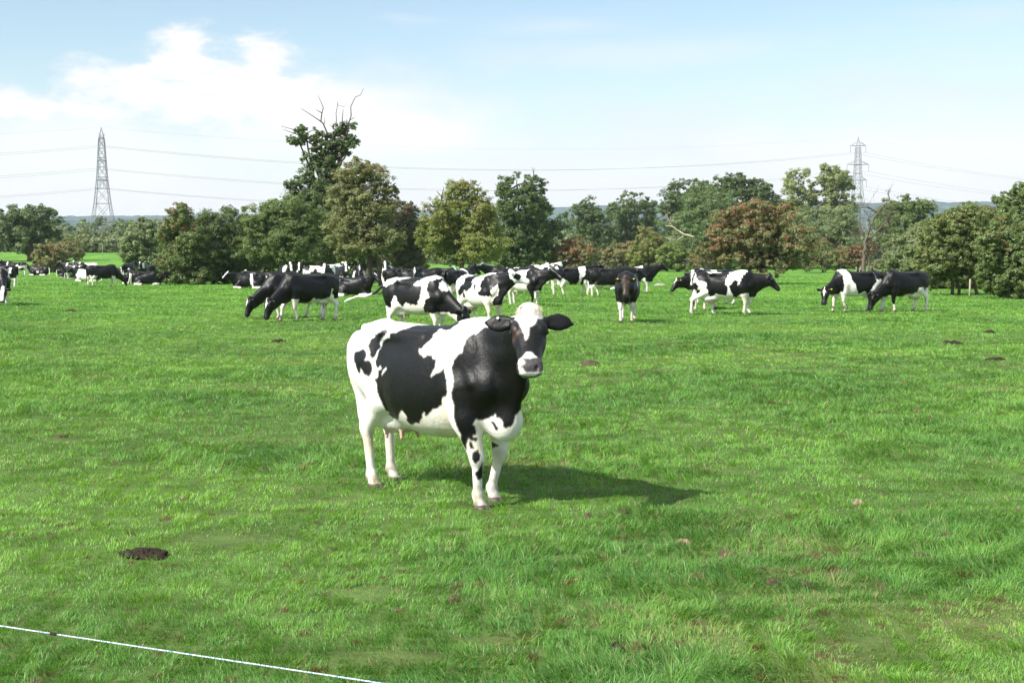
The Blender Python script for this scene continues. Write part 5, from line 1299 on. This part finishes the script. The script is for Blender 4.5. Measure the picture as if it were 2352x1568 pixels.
def build_pylons():
    p1 = at(237, 555, 636); p1[2] = float(terrain(p1[0], p1[1])); s1 = FPX / 636
    p2 = at(1968, 555, 765); p2[2] = float(terrain(p2[0], p2[1])); s2 = FPX / 765
    zz = lambda py, d: float(at(1176, py, d)[2])
    A1 = [(zz(y, 636) - p1[2], s) for y, s in ((317, 4.6), (369, 6.2), (414, 5.2))]
    A2 = [(zz(y, 765) - p2[2], s) for y, s in ((335, 4.2), (378, 5.9), (414, 4.8))]
    y1, y2 = R(96), R(4)
    pylon('bluish steel lattice pylon on the left, seen end-on above the valley woods', p1, zz(293, 636) - p1[2], 11.5, y1, A1)
    pylon('pale steel lattice pylon on the right with its cross arms spread, behind the poplars', p2, zz(315, 765) - p2[2], 11.0, y2, A2)
    names = ['top', 'middle', 'lowest']
    for i in range(3):
        for e, side in ((-1, 'near'), (1, 'far')):
            a = p1 + np.array([e * A1[i][1] * math.cos(y1), e * A1[i][1] * math.sin(y1), A1[i][0] - 3.6])
            b = p2 + np.array([-e * A2[i][1] * math.cos(y2), -e * A2[i][1] * math.sin(y2), A2[i][0] - 3.6])
            l = a + np.array([-330, -60, 1.0]); r = b + np.array([330, 210, -6.0])
            m = Mesher()
            for u, v, sag in ((l, a, 9.5), (a, b, 10.0), (b, r, 9.0)):
                t = np.linspace(0, 1, 26)[:, None]; P = u + (v - u) * t - np.array([0, 0, 1]) * sag * 4 * t * (1 - t)
                m.tube(P, .042, 4, False)
            o = m.build('power_cable', MAT['cable'])
            tag(o, '%s of the paired power cables at %s arm level, strung between the two pylons' % ('nearer' if side == 'near' else 'farther', {'top': 'the top', 'middle': 'the middle', 'lowest': 'the lowest'}[names[i]]), 'power cable', 'power cables')
    a = p1 + np.array([0, 0, zz(293, 636) - p1[2]]); b = p2 + np.array([0, 0, zz(315, 765) - p2[2]])
    m = Mesher()
    for u, v, sag in ((a + np.array([-330, -60, 1.]), a, 8), (a, b, 8), (b, b + np.array([330, 210, -6.]), 8)):
        t = np.linspace(0, 1, 26)[:, None]; m.tube(u + (v - u) * t - np.array([0, 0, 1]) * sag * 4 * t * (1 - t), .022, 4, False)
    tag(m.build('earth_wire', MAT['cable']), 'thin single wire joining the tips of the two pylons', 'power cable', 'power cables')


def rope_mat():
    m, nt, out = new_mat('fence_rope')
    b = N(nt, 'ShaderNodeBsdfPrincipled'); b.inputs['Roughness'].default_value = .6
    tc = N(nt, 'ShaderNodeTexCoord'); w = N(nt, 'ShaderNodeTexNoise', i_Scale=190.0, i_Detail=2.0)
    r = N(nt, 'ShaderNodeValToRGB'); e = r.color_ramp.elements
    e[0].position = .40; e[0].color = (.12, .26, .36, 1); e[1].position = .50; e[1].color = (.50, .54, .57, 1)
    nt.links.new(tc.outputs['Object'], w.inputs['Vector']); nt.links.new(w.outputs['Fac'], r.inputs['Fac']); nt.links.new(r.outputs[0], b.inputs['Base Color'])
    nt.links.new(b.outputs[0], out.inputs[0]); return m


def build_rope():
    a, b = at(-700, 1331, 3.6), at(1500, 1662, 2.35)
    P = a + (b - a) * np.linspace(0, 1, 160)[:, None]
    d = (b - a) / np.linalg.norm(b - a); u = np.cross(d, [0, 0, 1]); u /= np.linalg.norm(u); v = np.cross(d, u)
    m = Mesher(); L = np.linalg.norm(b - a)
    n = 1100; t = np.linspace(0, 1, n)
    base = np.stack([np.interp(t, np.linspace(0, 1, 160), P[:, i]) for i in range(3)], 1)
    for k in range(3):
        ph = t * L / .016 * 2 * math.pi + k * 2.094
        m.tube(base + (np.cos(ph)[:, None] * u + np.sin(ph)[:, None] * v) * .0008, .00105, 5, False)
    o = tag(m.build('fence_rope', rope_mat()), 'white electric fence rope crossing the lower left corner', 'rope')
    f = (124 + 700) / 2200; i = int(f * n); f = max(range(n), key=lambda q: -abs(CX + FPX * base[q][0] / (base[q][1] * math.cos(PITCH) - (base[q][2] - EYE) * math.sin(PITCH)) - 124))
    k = Mesher(); c = base[f]; k.tube([c - d * .011, c - d * .006, c + d * .004, c + d * .010], [.0022, .0036, .0033, .0020], 7)
    k.build('knot', MAT['soil'], o)


def lump(name, label, cat, px, py, w, h, seed, mat, group=None, rough=.35, clods=0, elong=1.0):
    rng = np.random.default_rng(seed); p = ground(px, py)
    nr, na = 9, 26; V = [[0, 0, h]]
    for i in range(1, nr + 1):
        f = i / nr
        for k in range(na):
            a = 2 * math.pi * k / na; q = (1 + rough * (noise2(math.cos(a) * 1.7 + seed, math.sin(a) * 1.7, seed) - .5) * 2)
            x, y = math.cos(a) * f * w * q * elong, math.sin(a) * f * w * q
            z = h * (1 - f ** 2.4) * (1 + .7 * (float(noise2(x * 16 / w * .12 + seed, y * 16 / w * .12, seed + 2)) - .5)) - (.015 if i == nr else 0) + .014 * float(noise2(x * 70, y * 70, seed + 4)) * (f < 1)
            V.append([x, y, z])
    Q = []
    T = []
    for k in range(na): T.append((0, 1 + k, 1 + (k + 1) % na))
    for i in range(nr - 1):
        for k in range(na): Q.append((1 + i * na + k, 1 + (i + 1) * na + k, 1 + (i + 1) * na + (k + 1) % na, 1 + i * na + (k + 1) % na))
    m = Mesher(); V = np.array(V, float)
    m.add(V, Q); m.Fq += T
    for c in range(clods):
        a = rng.random() * 6.28; r = w * (.2 + 1.0 * rng.random()); s = .007 + .014 * rng.random() ** 2
        c0 = np.array([math.cos(a) * r * elong, math.sin(a) * r, max(.004, h * (1 - (r / w) ** 2)) + s * .4])
        m.tube([c0 - (s, 0, 0), c0 - (s * .5, 0, -s * .1), c0 + (s * .5, 0, 0), c0 + (s, 0, 0)], [s * .35, s * .9, s * .8, s * .3], 6)
    o = m.build(name, mat)
    o.location = [float(p[0]), float(p[1]), float(terrain(p[0], p[1]))]
    o.rotation_euler = (0, 0, 0)
    return tag(o, label, cat, group)


def build_ground_litter():
    lump('molehill', 'dark crumbly molehill in the grass at the lower left', 'molehill', 330, 1275, .10, .026, 3, MAT['soil'], None, .85, 260, 1.2)
    gp = 'cow pats scattered over the grass'
    for i, (px, py, w, lab, mt) in enumerate((
            (1568, 1246, .075, 'pale dried cow pat right of the foreground cow, the lightest one', 'dry_dung'),
            (1972, 1156, .05, 'small grey dried cow pat far right of the foreground cow shadow', 'dry_dung'),
            (1350, 1190, .045, 'small brown cow pat just right of the near front hoof', 'dung'),
            (1430, 1178, .04, 'crumb of dung at the lower edge of the foreground shadow', 'dung'),
            (1668, 1275, .085, 'flat dark cow pat just right of the pale dried one', 'dung'),
            (1770, 1345, .06, 'brown cow pat in the lower right grass, left of its twin', 'dung'),
            (1850, 1350, .065, 'dark flattened cow pat in the lower right grass, right of its twin', 'dung'),
            (2106, 1278, .075, 'dark cow pat at the right, beside long grass', 'dung'),
            (1415, 1494, .055, 'dark lump of dung near the bottom edge, middle of the picture', 'soil'),
            (2186, 790, .24, 'wide dark dung patch in the right middle distance', 'soil'),
            (2288, 828, .18, 'dark cow pat near the right edge of the field', 'soil'),
            (2275, 765, .18, 'thin dark cow pat farthest toward the right hawthorns', 'soil'),
            (1352, 838, .22, 'grey-brown cow pat right of the foreground cow muzzle', 'dung'),
            (163, 716, .26, 'dark dung patch left of the grazing black pair', 'soil'),
            (640, 786, .18, 'dark cow pat left of the foreground cow rump', 'soil'),
            (140, 1003, .08, 'small brown pat in the left grass', 'dung'),
            (1655, 710, .26, 'dark cow pat between the lone walking cow and the striding cow', 'soil'))):
        lump('cow_pat', lab, 'cow pat', px, py, w * .62, .012 + w * .07 if w > .07 and w < .15 else .02 + w * .2, 20 + i, MAT[mt], gp, .7, 0, 1.3)
    lump('stone', 'pale stone lying in the grass beyond the lone walking cow', 'stone', 1517, 656, .24, .12, 61, MAT['stone'], None, .5, 0, 1.7)


def build_posts():
    for px, d, h, lab in ((1987, 138, 1.0, 'thin pale fence post left of the dead tree'), (2228, 66, .85, 'grey fence post beside the forked hawthorn trunk'), (1972, 150, .9, 'leaning old post by the hedge left of the dead tree'), (236, 240, 2.0, 'slender pale post before the far left hedge')):
        if px == 1987: px = 1966
        p = at(px, 620, d); z = float(terrain(p[0], p[1])); m = Mesher()
        tilt = .25 if 'leaning' in lab else .03
        m.tube([(0, 0, -.2), (tilt * .5 * h, 0, h * .5), (tilt * h, .02, h - .03), (tilt * h, .02, h)], [.05, .047, .045, .03], 8)
        o = m.build('fence_post', MAT['post']); o.location = [float(p[0]), float(p[1]), z]
        tag(o, lab, 'post', 'old posts')
# ------------------------------------------------------------------ put it together
build_sky(); build_sun(); build_ground(); build_hills(); build_far_woods(); build_pylons()
build_trees(); build_herd(); build_ground_litter(); build_posts(); build_rope(); build_grass(); build_haze()

cam = D.cameras.new('camera'); co = link(D.objects.new('camera', cam)); scene.camera = co
co.location = (0, 0, EYE); co.rotation_euler = (R(90) - PITCH, 0, 0)
cam.sensor_width = 36; cam.lens = FPX / 2352 * 36; cam.clip_start = .05; cam.clip_end = 20000
vs = scene.view_settings
vs.view_transform = 'Standard'; vs.look = 'None'; vs.exposure = 1.0; vs.gamma = 1.0; vs.use_curve_mapping = False
scene.render.engine = 'CYCLES'
cy = scene.cycles
cy.use_denoising = True; cy.max_bounces = 10; cy.diffuse_bounces = 6; cy.glossy_bounces = 2; cy.transmission_bounces = 8; cy.volume_bounces = 0; cy.transparent_max_bounces = 8
cy.use_adaptive_sampling = True; cy.adaptive_threshold = .02
